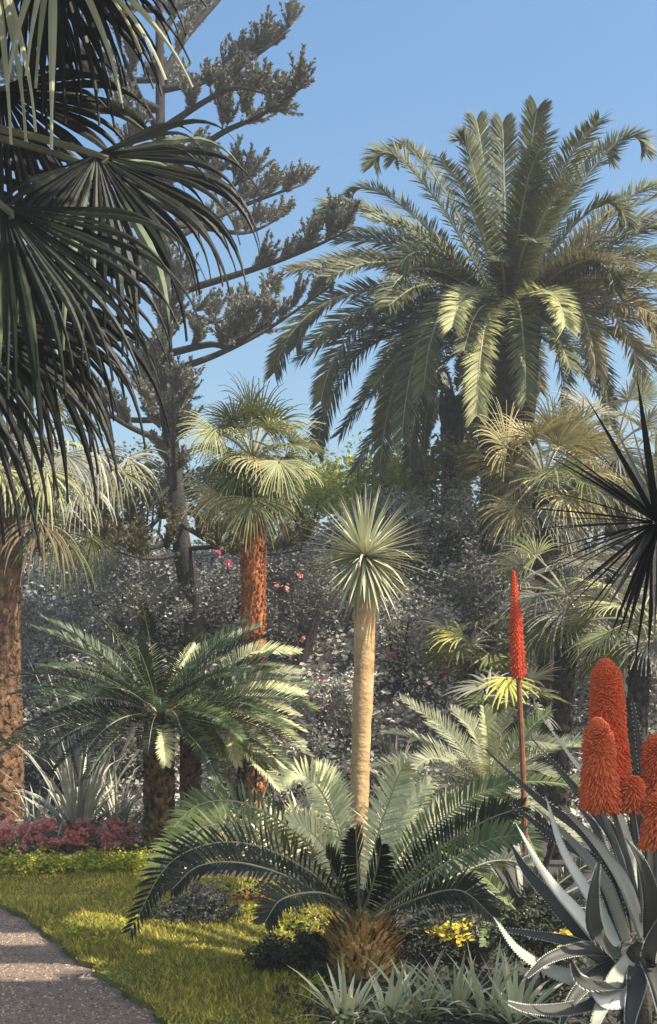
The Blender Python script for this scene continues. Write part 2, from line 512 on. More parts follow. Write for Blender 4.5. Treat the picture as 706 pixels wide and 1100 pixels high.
def bank_z(x, y):
    """the garden rises behind the beds"""
    y0 = 16.9 + 0.5 * math.sin(x * 0.5) + max(0, -x - 3) * 0.15
    t = max(0.0, min(1.0, (y - y0) / 7.5))
    h = 5.0 + 0.5 * math.sin(x * 0.35 + 1) + 0.25 * math.sin(x * 0.9)
    return h * t * t * (3 - 2 * t) + 0.12 * math.sin(x * 2.1 + y) * t


def build_ground():
    mb = MB()
    xs = [-3000, -600, -120, -40] + [-24 + i * 1.0 for i in range(49)] + [40, 120, 600, 3000]
    ys = [-3000, -600, -60, -12, 0, 4, 8, 12, 15] + [16 + i * 0.6 for i in range(24)] + [32, 40, 60, 200, 900, 4000]
    for y in ys:
        for x in xs:
            mb.v.append(Vector((x, y, bank_z(max(-24, min(24, x)), min(y, 30)))))
    nx = len(xs)
    for j in range(len(ys) - 1):
        for i in range(nx - 1):
            a = j * nx + i
            mb.f.append((a, a + 1, a + nx + 1, a + nx))
    structure(mb.build('ground', M['soil'], None, True))


build_ground()
EDGE = [G(0, 976), G(40, 999), G(75, 1028), G(110, 1052), G(140, 1075), G(175, 1100)]
epts = [Vector((-4.6, 12.6, 0)), Vector((-3.6, 11.4, 0))] + EDGE + [Vector((-0.55, 5.6, 0)), Vector((-0.1, 4, 0)), Vector((0.3, 1, 0)), Vector((0.6, -4, 0))]
ec = curve(epts, 60)
ec = [Vector((p.x + 0.025 * math.sin(i * 2.3) + 0.02 * math.sin(i * 5.1), p.y, 0)) for i, p in enumerate(ec)]
sheet('path', [(p.x + 0.03, p.y) for p in ec] + [(-9, -4), (-9, 12.6)], 0.006, M['gravel_bed'])


def edge_x(y):
    for a, b in zip(ec, ec[1:]):
        if b.y <= y <= a.y:
            return a.x + (b.x - a.x) * (a.y - y) / max(1e-6, a.y - b.y)
    return -4.6 if y > 12.6 else 0.6


# lawn: a low raised turf whose edge shows beside the path
lawn = MB()
inner = [(p.x, p.y) for p in ec if p.y > 3.0]
right_b = [(0.75, 3.0), (-0.06, 6.6), (-0.12, 8.0), (0.1, 10.0), (-0.4, 12.2), (-2.2, 13.0), (-4.6, 12.9)]
poly = inner + right_b
b = len(lawn.v)
for x, y in poly:
    lawn.v.append(Vector((x, y, 0.045)))
for x, y in poly:
    lawn.v.append(Vector((x, y, -0.02)))
n_ = len(poly)
lawn.f.append(tuple(range(n_)))
for i in range(n_):
    j = (i + 1) % n_
    lawn.f.append((i, j, n_ + j, n_ + i))
structure(lawn.build('lawn', M['lawn']))

# grass blades
gb = MB()
N = 90000
ys = 6.2 + 6.9 * NR.random(N) ** 1.25
xs = -4.8 + 5.9 * NR.random(N)
lim = np.array([edge_x(y) for y in ys])
rgt = np.interp(ys, [3, 6.6, 8, 10, 12.2, 13.0], [.75, -.06, -.12, .1, -0.4, -2.2])
ok = (xs > lim - 0.02 + 0.05 * NR.random(N)) & (xs < rgt)
xs, ys = xs[ok], ys[ok]
n = len(xs)
h = (0.014 + 0.034 * NR.random(n) ** 1.5) * (1 + 0.5 * np.sin(xs * 3.1) * np.sin(ys * 2.3))
az = NR.random(n) * 6.283
w = 0.006 + 0.005 * NR.random(n)
lean = 0.7 * h
la = NR.random(n) * 6.283
z0 = 0.043
V = np.zeros((n, 3, 3))
V[:, 0] = np.stack([xs - np.cos(az) * w, ys - np.sin(az) * w, np.full(n, z0)], 1)
V[:, 1] = np.stack([xs + np.cos(az) * w, ys + np.sin(az) * w, np.full(n, z0)], 1)
V[:, 2] = np.stack([xs + np.cos(la) * lean, ys + np.sin(la) * lean, z0 + h], 1)
gb.v = V.reshape(-1, 3).tolist()
gb.f = [(3 * i, 3 * i + 1, 3 * i + 2) for i in range(n)]
o = gb.build('grass', M['grass'])
tag(o, 'short yellow green grass covering the lawn beside the path', 'grass', None, 'stuff')

# gravel stones
pb = MB()
N = 22000
ys = 5.9 + 5.5 * NR.random(N) ** 1.3
xs = -4.6 + 4.2 * NR.random(N)
lim = np.array([edge_x(y) for y in ys])
ok = xs < lim + 0.03
xs, ys = xs[ok], ys[ok]
for x, y in zip(xs, ys):
    s = rnd(0.003, 0.009)
    b = len(pb.v)
    a = rnd(0, 6.28)
    ca, sa = math.cos(a) * s, math.sin(a) * s
    zz = 0.006
    pb.v += [Vector((x + ca * 1.3, y + sa * 1.3, zz)), Vector((x - sa, y + ca, zz)), Vector((x - ca * 1.2, y - sa * 1.2, zz)), Vector((x + sa, y - ca, zz)), Vector((x + rnd(-.3, .3) * s, y + rnd(-.3, .3) * s, zz + s * rnd(0.6, 1.1)))]
    pb.f += [(b, b + 1, b + 4), (b + 1, b + 2, b + 4), (b + 2, b + 3, b + 4), (b + 3, b, b + 4)]
o = pb.build('gravel', M['pebble'])
tag(o, 'loose gravel stones strewn over the garden path', 'gravel', None, 'stuff')

# ------------------------------------------------------------------ bank growth
ub = MB()
N = 80000
xs = -13 + 27 * NR.random(N)
ys = 16.5 + 10 * NR.random(N)
zs = np.array([bank_z(x, y) for x, y in zip(xs, ys)])
nn = np.sin(xs * 1.7 + 2 * np.sin(ys * 0.9)) * np.sin(ys * 1.3 + xs * 0.6)
c = np.stack([xs, ys, zs + 0.05 + (0.3 + 0.28 * nn) * NR.random(N)], 1)
a = unit(N); a[:, 2] *= 0.6
bb = np.cross(a, unit(N)); bb /= np.linalg.norm(bb, axis=1)[:, None] + 1e-6
s = 0.03 + 0.045 * NR.random((N, 1))
ub.quads(c, a * s, bb * s * 0.5)
o = ub.build('undergrowth', M['sh_smoke'])
tag(o, 'dull grey ground cover climbing the bank behind the palms', 'ground cover', None, 'stuff')


def shrub(name, px, py, d, r, label, mat, n, size, cat='shrub', lobes=6, clumps=60, stems=True, group=None, zb=None, flat=0.3, asp=0.42, flowers=None):
    """px, py: middle of the crown; r: its radii in metres"""
    if zb is None and d < 23:   # set back until it stands on the bank
        d0 = d
        d = 16.6
        while d < 25 and W(px, py, d).z - 0.75 * r[2] * d / d0 > bank_z(W(px, py, d).x, d):
            d += 0.1
        r = tuple(q * d / d0 for q in r)
    c = W(px, py, d)
    base = Vector((c.x, c.y, bank_z(c.x, c.y) if zb is None else zb))
    root = thing(name, base, label, cat, group)
    lb = [((c.x, c.y, c.z), (r[0] * 0.7, r[1] * 0.7, r[2] * 0.75))]
    for i in range(lobes):
        a = i / lobes * 6.283 + rnd(-0.4, 0.4)
        e = rnd(-0.5, 0.9)
        q = rnd(0.28, 0.5)
        lb.append(((c.x + math.cos(a) * r[0] * 0.62, c.y + math.sin(a) * r[1] * 0.6, c.z + r[2] * 0.6 * math.sin(e)), (r[0] * q, r[1] * q, r[2] * q)))
    mb = MB()
    cloud(mb, lb, n, size, clumps, 0.24, flat, asp)
    mb.build('crown', mat, root)
    if stems:
        sb = MB()
        for i in range(4):
            e = Vector((c.x + rnd(-.5, .5) * r[0], c.y + rnd(-.5, .5) * r[1], c.z + rnd(-.1, .4) * r[2]))
            sb.tube(curve([base - Z * 0.1, base.lerp(e, 0.5) + Vector((rnd(-.1, .1), 0, 0)), e], 6), [0.05 * min(1.5, r[2]) * (1 - 0.12 * k) for k in range(7)], 5)
        sb.build('stem', M['bark'], root)
    if flowers:
        fm, fnn, fs = flowers
        fs *= 0.65
        for k in range(fnn):
            fb = MB()
            v = unit(1)[0]; v[1] = -abs(v[1]); 
            ctr = np.array([c.x + v[0] * r[0] * 0.75, c.y + v[1] * r[1] * 0.95, c.z + v[2] * r[2] * 0.7])
            pos = ctr + NR.normal(size=(14, 3)) * fs * 0.8
            aa = unit(14); b2 = np.cross(aa, unit(14)); b2 /= np.linalg.norm(b2, axis=1)[:, None]
            fb.quads(pos, aa * fs, b2 * fs * 0.7)
            fb.build('blossom', fm, root)
    return root


shrub('shrub', 135, 640, 20, (1.35, 1.0, 1.25), 'silvery mottled shrub on the bank behind the left cycad', M['sh_silver'], 15300, 0.036, clumps=90)
shrub('shrub', 240, 640, 21.5, (1.3, 1.0, 1.1), 'silver and grey shrub with one pink blossom behind the red palm trunk', M['sh_silver'], 11900, 0.036, clumps=80, flowers=(M['magenta'], 2, 0.06))
shrub('shrub', 60, 690, 18.5, (1.1, 0.9, 0.9), 'grey leafy shrub beside the brown left palm trunk', M['sh_silver'], 8500, 0.043)
shrub('tree', 380, 522, 27.0, (1.5, 1.1, 1.15), 'yellow green bushy tree above the spiky sword leaf crown', M['sh_yellow'], 7000, 0.06, 'tree', 8, 90)
shrub('tree', 330, 545, 26.0, (1.1, 0.9, 1.1), 'yellow green young tree right of the shaggy fan palm crown', M['sh_yellow'], 4500, 0.055, 'tree', 6, 70)
shrub('tree', 430, 532, 26.5, (0.8, 0.8, 0.7), 'pale yellowish tree top under the hanging date palm fronds', M['sh_yellow'], 3500, 0.06, 'tree', 6, 60)
shrub('shrub', 478, 510, 20, (0.75, 0.6, 0.85), 'olive shrub with cream edged leaves below the date palm', M['sh_olive'], 3200, 0.075, clumps=50)
shrub('shrub', 460, 570, 20.5, (1.1, 0.7, 0.9), 'grey speckled shrub below the cream edged olive shrub', M['sh_grey'], 7650, 0.036)
shrub('shrub', 325, 650, 19.5, (0.8, 0.6, 1.3), 'grey climber with yellow leaves and pink blossoms beside the tan trunk', M['sh_grey'], 8840, 0.032, flowers=(M['pink'], 5, 0.045))
shrub('shrub', 440, 690, 18.5, (0.9, 0.6, 1.0), 'smoky grey shrub right of the tan trunk with magenta blossom', M['sh_smoke'], 8500, 0.036, flowers=(M['magenta'], 3, 0.045))
shrub('shrub', 520, 660, 18.0, (1.0, 0.7, 1.2), 'dark grey shrub behind the slim red flower spike', M['sh_grey'], 10200, 0.040)
shrub('shrub', 650, 700, 17.5, (1.4, 0.8, 1.7), 'grey broad shrub behind the tall orange flower spikes', M['sh_grey'], 13600, 0.043)
shrub('shrub', 345, 770, 17.5, (0.8, 0.6, 0.8), 'smoky shrub with pink blossoms left of the tan trunk', M['sh_smoke'], 7650, 0.036, flowers=(M['magenta'], 4, 0.04))
shrub('shrub', 262, 815, 15.5, (0.75, 0.4, 0.75), 'grey shrub in the gap right of the left cycad trunks', M['sh_grey'], 8500, 0.032, zb=0)
shrub('shrub', 110, 800, 17.6, (1.3, 0.7, 0.9), 'grey shrub behind the silver strap leaf clump', M['sh_grey'], 9350, 0.036)
shrub('tree', 160, 520, 27, (1.7, 1.2, 1.0), 'dark grey evergreen tree behind the left palm leaves', M['sh_dark'], 7000, 0.06, 'tree', 8, 80)
shrub('tree', 40, 560, 26, (2.0, 1.2, 1.6), 'dark evergreen tree behind the brown left palm trunk', M['sh_dark'], 8000, 0.06, 'tree', 8, 80)
shrub('tree', 640, 560, 24, (2.4, 1.2, 1.3), 'grey dark tree behind the fan palms on the right', M['sh_grey'], 9000, 0.06, 'tree', 8, 90)
shrub('tree', 555, 600, 22.5, (1.6, 1.0, 1.3), 'dark leafy tree between the right fan palms and the bank', M['sh_dark'], 7000, 0.06, 'tree', 8, 90)

# ------------------------------------------------------------------ date palm
def date_palm(cx, cy, d, fronds, extra, label, trunk_r, L, mats, seed):
    R.seed(seed)
    crown = W(cx, cy, d)
    base = Vector((crown.x, crown.y, bank_z(crown.x, crown.y)))
    root = thing('date_palm', base, label, 'palm')
    scaled_trunk([base - Z * 0.2, base.lerp(crown, 0.5), crown - Z * 0.1], lambda t: trunk_r * (0.92 + (0.25 * max(0, t - 0.55) / 0.45)), M['boot_dark'], root, 34, 12, 0.13, 0.24, 0.07)
    for (tx, ty, bulge, dd, m) in fronds:
        tip = W(tx, ty, d + dd)
        s = crown + (tip - crown).normalized() * trunk_r * 0.5
        up = Z * (bulge / F * d)
        c1 = s + (tip - s) * 0.34 + up * 0.8
        c2 = s + (tip - s) * 0.9 + up * 1.05
        pts = [s * (1 - q) ** 3 + c1 * (3 * q * (1 - q) ** 2) + c2 * (3 * q * q * (1 - q)) + tip * q ** 3 for q in (0, .15, .3, .45, .6, .72, .84, .93, 1)]
        pinnate(pts, M[m], root, 180, 0.47 * L / 4.2, 0.0165, 56, 14, 0.12, 0.035, 0.05, vjit=0.45, jit=0.1, tipf=0.62, nref=Vector((0.1, -0.5, 0.85)))
    for i in range(extra):
        t = (i + 0.5) / extra
        e = math.radians(48 - 62 * t + rnd(-8, 8))
        dr = sph(i * 2.39996 + rnd(-.2, .2), e)
        pts = arc(crown + dr * trunk_r * 0.5, dr, L * rnd(0.78, 1.0), 1.0 * math.cos(e) + 0.4)
        pinnate(pts, M[R.choice(mats)], root, 150, 0.5 * L / 4.2, 0.0165, 56, 14, 0.12, 0.035, 0.05, vjit=0.45, jit=0.1, tipf=0.62, nref=Vector((0.1, -0.5, 0.85)))
    return root


FR = [(540, 133, 4, 0.3, 'date'), (577, 118, 10, -0.6, 'date'), (512, 130, 8, 0.8, 'date'), (496, 150, 25, -0.8, 'date'),
      (402, 176, 60, -0.8, 'date'), (425, 170, 62, 0.8, 'date'), (378, 212, 50, 1.2, 'date'), (348, 232, 45, -0.6, 'date'),
      (692, 162, 70, -0.6, 'date'), (655, 170, 62, 0.9, 'date'), (672, 238, 60, -1.6, 'date'), (720, 212, 50, 0.4, 'date'),
      (730, 265, 55, -0.5, 'date'), (735, 310, 60, 0.6, 'date_brown'), (722, 420, 110, -0.8, 'date_brown'), (690, 420, 100, -1.8, 'date_brown'),
      (355, 305, 60, 0.6, 'date'), (295, 400, 95, -0.4, 'date'), (318, 372, 75, 1.0, 'date'), (345, 430, 95, -1.6, 'date'),
      (340, 485, 115, 0.2, 'date'), (408, 505, 140, -0.7, 'date'), (440, 500, 130, 0.8, 'date'), (432, 468, 130, -2.6, 'date'),
      (455, 420, 100, -3.0, 'date'), (512, 445, 90, -3.2, 'date_lit'), (565, 430, 90, -3.0, 'date'), (487, 350, 45, -3.6, 'date_lit'),
      (607, 350, 45, -3.5, 'date_lit'), (640, 400, 90, -2.6, 'date_brown'), (612, 478, 120, 0.9, 'date'), (655, 455, 110, -0.6, 'date'),
      (415, 330, 62, -2.6, 'date'), (705, 375, 90, 1.6, 'date'), (660, 310, 55, -2.6, 'date'), (430, 290, 45, -2.2, 'date')]
date_palm(545, 345, 23, FR, 58, 'towering date palm with a wide arching crown against the blue sky', 0.5, 4.2, ['date', 'date', 'date', 'date_brown'], 21)
date_palm(490, 425, 27, [(405, 470, 80, -1, 'date'), (455, 500, 100, -1.5, 'date'), (430, 440, 70, 0.5, 'date')], 9, 'smaller grey trunked date palm half hidden behind the towering one', 0.28, 2.4, ['date', 'date_brown'], 22)

# far bare pole of a tree
R.seed(3)
tb = W(448, 560, 34)
root = thing('tree', Vector((tb.x, tb.y, bank_z(tb.x, 30))), 'thin pale far trunk against the sky under the date palm fronds', 'tree')
mb = MB()
top = W(450, 440, 34)
mb.tube(curve([WORLD_LOC[root.name] - Z * .2, tb, W(446, 500, 34), top], 16), [0.12 - 0.004 * i for i in range(17)], 8, 0.06)
mb.build('trunk', M['bark_grey'], root)
mb = MB()
cloud(mb, [((top.x, top.y, top.z + 0.5), (0.9, 0.9, 0.7))], 1500, 0.07, 25)
mb.build('crown', M['sh_dark'], root)

# ------------------------------------------------------------------ Norfolk Island pine
def brush(mb, p, d, L, nr, nn):
    """one rope-like shoot covered in short needles"""
    d = d.normalized()
    for k in range(nn):
        t = rnd(0, 1)
        q = p + d * (L * t) + Z * (0.12 * L * t * t)
        v = Vector((R.gauss(0, 1), R.gauss(0, 1), R.gauss(0, 1)))
        v = (v - d * v.dot(d)).normalized() * 0.75 + d * 0.75
        l = nr * rnd(0.7, 1.2) * (1 - 0.35 * t)
        s = v.cross(Vector((R.gauss(0, 1), R.gauss(0, 1), R.gauss(0, 1)))).normalized() * 0.02
        b = len(mb.v)
        mb.v += [q - s, q + s, q + v * l]
        mb.f.append((b, b + 1, b + 2))


def pine_branch(pts, root, mat, dens=1.0, from_t=0.25, r0=0.07):
    ns = 20
    c = curve(pts, ns)
    wb = MB()
    wb.tube(c, [r0 * (1 - 0.8 * i / ns) for i in range(ns + 1)], 6)
    br = wb.build('branch', M['bark'], root, True)
    L = sum((c[i + 1] - c[i]).length for i in range(ns))
    mb = MB()
    nclump = max(4, int(L * 2.9 * dens))
    for k in range(nclump):
        t = min(1.0, from_t + (1 - from_t) * (k + rnd(0.2, 1.0)) / nclump)
        if k == nclump - 1:
            t = 1.0
        i = min(int(t * ns), ns - 1)
        p = c[i]
        T = (c[i + 1] - c[i]).normalized()
        S = T.cross(Z).normalized()
        sg = R.choice((-1, 1))
        sub = (T * rnd(0.5, 0.9) + S * sg * rnd(0.1, 0.8) + Z * rnd(0.1, 0.6)).normalized()
        tw = rnd(0.2, 0.5) if t < 0.99 else 0.25
        e = p + sub * tw
        wb2 = [p, p + sub * tw * 0.5, e]
        nb = R.randint(9, 14)
        for j in range(nb):
            dv = (sub * 0.8 + Z * rnd(0.3, 0.9) + Vector((R.gauss(0, .42), R.gauss(0, .42), R.gauss(0, .28)))).normalized()
            brush(mb, p.lerp(e, rnd(0.4, 1)), dv, rnd(0.22, 0.44), 0.085, 56)
        brush(mb, p, sub, tw, 0.06, 30)
    mb.build('foliage', mat, br)


R.seed(5)
pd = 20.3
pb_ = Vector((W(214, 700, pd).x, pd, bank_z(W(214, 700, pd).x, pd)))
pine = thing('pine_tree', pb_, 'tall layered pine with brush like tufts on rising branches', 'tree')
tp = [pb_ - Z * 0.3, W(208, 660, pd), W(192, 560, pd), W(180, 420, pd), W(174, 250, pd), W(172, 100, pd), W(170, -120, pd), W(170, -330, pd)]
tc_ = curve(tp, 40)
mb = MB()
mb.tube(tc_, [0.2 - 0.0043 * i for i in range(41)], 12, 0.05)
mb.build('trunk', M['bark'], pine, True)
PB = [[(172, 97), (230, 84), (272, 62), (312, 32)], [(176, 190), (235, 145), (280, 124), (326, 93)], [(176, 262), (235, 232), (280, 214), (327, 198)],
      [(178, 318), (270, 290), (330, 268), (376, 247)], [(180, 400), (235, 380), (290, 352), (355, 308)], [(172, 88), (200, 40), (240, -6), (262, -40)],
      [(175, 150), (215, 175), (245, 200), (262, 190)], [(172, 40), (190, 10), (205, -30)], [(178, 330), (230, 345), (270, 330), (300, 318)],
      [(173, 140), (215, 112), (250, 95), (285, 100)], [(180, 380), (225, 370), (250, 372), (290, 345)], [(176, 240), (220, 245), (265, 250), (300, 235)]]
for k, pl in enumerate(PB):
    dz = [0, -2, 1.5, -1, 0.5, 1.0, -1.5, 1.0, 2, -2.5, -2, 2.5][k]
    pts = [W(x, y, pd + dz * j / (len(pl) - 1)) for j, (x, y) in enumerate(pl)]
    pine_branch(pts, pine, M['pine'], 1.25, 0.3 if k < 5 else 0.15)
for k in range(26):
    t = 0.32 + 0.55 * k / 26
    p = tc_[int(t * 40)]
    az = math.radians(R.choice([rnd(110, 250), rnd(110, 250), rnd(60, 110), rnd(250, 300)]))
    L = rnd(1.9, 3.0)
    dr = Vector((math.cos(az), math.sin(az), 0.1))
    pts = [p, p + dr * L * 0.4, p + dr * L * 0.75 + Z * 0.2, p + dr * L + Z * 0.7]
    pine_branch(pts, pine, M['pine'], 1.1, 0.3, 0.06)
for k, pl in enumerate([[(192, 580), (150, 590), (110, 578), (80, 590)], [(195, 595), (160, 600), (120, 592)], [(195, 590), (235, 588), (280, 596), (330, 590)], [(190, 560), (230, 585), (262, 600)],
                        [(186, 520), (160, 545), (130, 560), (100, 556)], [(186, 540), (150, 575), (105, 590)]]):
    dz = [-1.6, -2.6, -1.0, -2.0, -1.5, -2.2][k]
    pine_branch([W(x, y, pd + dz * j / (len(pl) - 1)) for j, (x, y) in enumerate(pl)], pine, M['pine_olive'], 0.9, 0.2, 0.05)

# ------------------------------------------------------------------ fan palms
R.seed(31)
b_ = W(2, 905, 16.4); b_.z = 0; b_.x -= 0.03
fan_palm('fan_palm', b_, W(2, 478, 16.4), 'tall brown ridged palm trunk at the left with pale hanging leaves',
         [M['fan_grey'], M['fan_olive'], M['fan_grey'], M['fan_pale'], M['fan_olive'], M['fan_shade']], 40, 0.9, 0.85, 0.29, M['boot_brown'], el=(-78, 60), droop=3.4, rows=76, per=11, nseg=26, ws=0.12, th=0.034, hs=0.75, keep=0.72, split=0.32,
         hubs=[(20, 470, -0.9, 0.1, 1, -0.4, 0.85, M['fan_grey']), (50, 505, -1.0, 0.3, 1, -0.3, 0.8, M['fan_pale']), (88, 520, -0.6, 0.4, 0.9, -0.2, 0.75, M['fan_grey']), (125, 505, -0.3, 0.6, 0.8, -0.1, 0.8, M['fan_olive']), (70, 488, -0.8, 0.5, 0.8, -0.3, 0.8, M['fan_grey']), (105, 485, -0.5, 0.5, 0.9, -0.2, 0.85, M['fan_grey']), (138, 492, 0, 0.7, 0.7, 0, 0.75, M['fan_grey']), (62, 572, -0.6, 0.2, 1, -0.2, 0.9, M['fan_olive']), (45, 560, -0.9, 0.1, 1, -0.3, 0.9, M['fan_dry']), (100, 575, 0.2, 0.3, 1, 0, 0.7, M['fan_olive'])])
b_ = W(269, 905, 16.2); b_.z = 0
fan_palm('fan_palm', b_, W(272, 492, 16.2), 'shaggy fan palm with a rusty red trunk in the middle left',
         [M['fan_olive'], M['fan_pale'], M['fan_olive'], M['fan_gold'], M['fan_olive'], M['fan_gold']], 46, 0.52, 0.58, 0.145, M['boot_red'], el=(-80, 78), droop=1.6, rows=62, per=10, nseg=32, ws=0.045, th=0.036,
         hubs=[(230, 462, -0.6, -0.7, 0.5, -0.3, 0.5, M['fan_pale']), (300, 495, -0.8, 0.1, 1, -0.3, 0.55, M['fan_pale']), (272, 535, -0.6, 0, 1, -0.2, 0.7, M['fan_olive']), (235, 530, -0.4, -0.5, .8, -.2, .6, M['fan_gold'])])
bx = W(588, 640, 16.5)
b_ = Vector((bx.x, bx.y, 0))
fan_palm('fan_palm', b_, W(585, 512, 16.5), 'golden green fan palm with a dark trunk below the date palm',
         [M['fan_gold'], M['fan_gold'], M['fan_olive'], M['fan_gold'], M['fan_grey']], 34, 0.62, 0.7, 0.15, M['boot_dark'], el=(-75, 75), droop=1.7, rows=40, per=7, nseg=32, keep=0.82, ws=0.06,
         hubs=[(545, 480, -0.5, -0.5, -0.3, -0.3, 0.7, M['fan_gold']), (600, 478, -0.5, 0.2, -0.8, -0.4, 0.75, M['fan_gold']), (552, 545, -.5, -.5, .7, -.2, .6, M['fan_gold'])])
bx = W(670, 640, 18.5)
fan_palm('fan_palm', Vector((bx.x, bx.y, bank_z(bx.x, bx.y))), W(662, 480, 18.5), 'ash grey fan palm behind the black spiky leaves at the right',
         [M['fan_grey'], M['fan_grey'], M['fan_pale']], 26, 0.7, 0.75, 0.15, M['boot_dark'], el=(-70, 70), droop=1.0, rows=30, per=7)
bx = W(600, 700, 14.5)
fan_palm('fan_palm', Vector((bx.x, bx.y, 0)), W(610, 640, 14.5), 'low grey fan palm with drooping fingers behind the slim red spike',
         [M['fan_grey'], M['fan_grey'], M['fan_olive']], 24, 0.62, 0.6, 0.11, M['boot_dark'], el=(-50, 60), droop=1.5, rows=20, per=7)
bx = W(690, 690, 13.5)
fan_palm('fan_palm', Vector((bx.x, bx.y, 0)), W(688, 668, 13.5), 'pale fan palm at the right edge beneath the black spiky leaves',
         [M['fan_grey'], M['fan_pale'], M['fan_olive']], 20, 0.55, 0.6, 0.1, M['boot_dark'], el=(-55, 60), droop=1.5, rows=20, per=7)
bx = W(548, 760, 12)
fan_palm('fan_palm', Vector((bx.x, bx.y, 0)), W(548, 752, 12.0), 'stunted fan palm with one bright yellow green leaf behind the red spike',
         [M['fan_grey'], M['fan_olive']], 9, 0.32, 0.4, 0.06, M['boot_dark'], el=(-20, 40), droop=0.8, rows=12, per=6, nseg=14, ws=0.03,
         hubs=[(545, 728, -0.5, 0.0, 1, -0.4, 0.36, M['fan_yellow'])])
bx = W(500, 700, 15)
r_ = fan_palm('fan_palm', Vector((bx.x, bx.y, 0)), W(505, 692, 15.0), 'small fan palm with a yellow finger leaf reaching towards the tan trunk',
         [M['fan_grey'], M['fan_olive']], 12, 0.4, 0.42, 0.06, M['boot_dark'], el=(-40, 50), droop=1.3, rows=16, per=6, nseg=14, ws=0.03)
fan_leaf(W(498, 683, 14.6), Vector((-1, 0.1, 0.0)), Vector((0, -0.6, 1)), 0.5, M['fan_yellow'], r_, 11, 80, 0.35, 1.9, W(505, 690, 15.0))

# ------------------------------------------------------------------ near fan palm, its trunk just beyond the left edge
R.seed(44)
nc = Vector((-2.15, 5.2, 4.25))
near = thing('fan_palm', Vector((-2.2, 5.2, 0)), 'near shade darkened fan palm whose huge leaves hang in from the upper left', 'palm')
scaled_trunk([Vector((-2.2, 5.2, -0.1)), Vector((-2.2, 5.2, 2)), nc], lambda t: 0.22, M['boot_dark'], near, 34, 9, 0.08, 0.16, 0.04)
NEARL = [  # hub px, py, depth, axis (x, depth, up), normal, radius, material, segments, spread, droop, kept share
    (4, 222, 4.6, (0.47, -0.1, -0.85), (0.1, -1, 0.25), 0.9, 'fan_shade_green', 22, 64, 0.9, 1, 0.6),
    (104, 166, 5.0, (0.5, -0.15, -0.8), (0.0, -1, 0.45), 0.82, 'fan_shade', 26, 92, 1.5, 1, 0.6),
    (55, -75, 5.2, (0.18, -0.05, -1), (0.1, -1, 0.2), 0.78, 'fan_shade', 26, 75, 0.8, 1, 0.72),
    (58, -85, 4.7, (0.3, -0.15, -1), (0.2, -1, 0.3), 0.95, 'fan_lit', 14, 30, 0.45, 0.62, 0.4),
    (-8, -75, 4.9, (0.05, -0.1, -1), (0.3, -1, 0.1), 0.9, 'fan_lit', 7, 14, 0.6, 1, 0.4),
    (0, 95, 5.7, (0.5, 0.2, -0.6), (0, -1, 0.4), 0.9, 'fan_shade', 22, 80, 1.3, 1, 0.5),
    (90, 175, 5.5, (0.45, 0.1, -0.85), (0.0, -1, 0.3), 0.85, 'fan_shade', 24, 85, 1.6, 0.75, 0.55),
    (10, 260, 5.2, (0.4, 0.0, -0.9), (0.1, -1, 0.2), 1.0, 'fan_shade', 22, 60, 1.2, 0.75, 0.5),
    (30, -60, 5.6, (0.35, 0.0, -1), (0.1, -1, 0.2), 0.85, 'fan_shade', 26, 75, 0.8, 1, 0.6),
    (-60, 330, 4.9, (0.45, 0.0, -0.9), (0.1, -1, 0.2), 0.95, 'fan_shade', 20, 60, 1.0, 1, 0.5),
    (20, 330, 5.6, (0.45, 0.0, -0.85), (0.1, -1, 0.2), 0.85, 'fan_shade', 20, 65, 1.3, 1, 0.5),
]
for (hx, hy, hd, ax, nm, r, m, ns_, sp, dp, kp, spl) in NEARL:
    fan_leaf(W(hx, hy, hd), Vector(ax), Vector(nm), r, M[m], near, ns_ if m == 'fan_lit' else int(ns_ * 1.45), sp, min(spl, 0.48), dp * 4.2, nc, 0.4, 0.014, M['rachis_dark'], 0.3, 14, 1.1, 0.05, kp, dl=0.5)
for hub, ax, r in [((-0.95, 4.5, 4.95), (1, -0.1, 0.15), 1.15), ((-1.0, 4.05, 4.75), (1, -0.35, 0.1), 1.05), ((-1.1, 5.1, 5.3), (1, 0.1, 0.1), 1.15), ((-1.4, 4.2, 5.0), (0.7, -0.7, 0.2), 1.0), ((-1.2, 5.6, 5.6), (1, 0.1, 0.05), 1.15)]:  # unseen crown leaves added on the sun side to shade those below
    fan_leaf(Vector(hub), Vector(ax), Vector((0.05, -0.05, 1)), r, M['fan_shade_green'], near, 22, 100, 0.6, 0.25, nc, 0.35, 0.014, M['rachis_dark'], cup=0.05)
for i in range(16):   # the rest of the crown, above and left of the frame
    az = math.radians(60 + i * 21.0)
    e = math.radians(rnd(15, 75))
    d = sph(az, e)
    if d.x > 0.55 and e < 0.9:
        e = 1.15; d = sph(az, e)
    hub = nc + d * 1.0
    fan_leaf(hub, d - Z * 0.4, Z - d * d.z + Vector((0.01, 0, 0)), 0.95, M['fan_shade_green'], near, 20, 105, 0.5, 1.2, nc, 0.35, 0.014, M['rachis_dark'], cup=0.05)

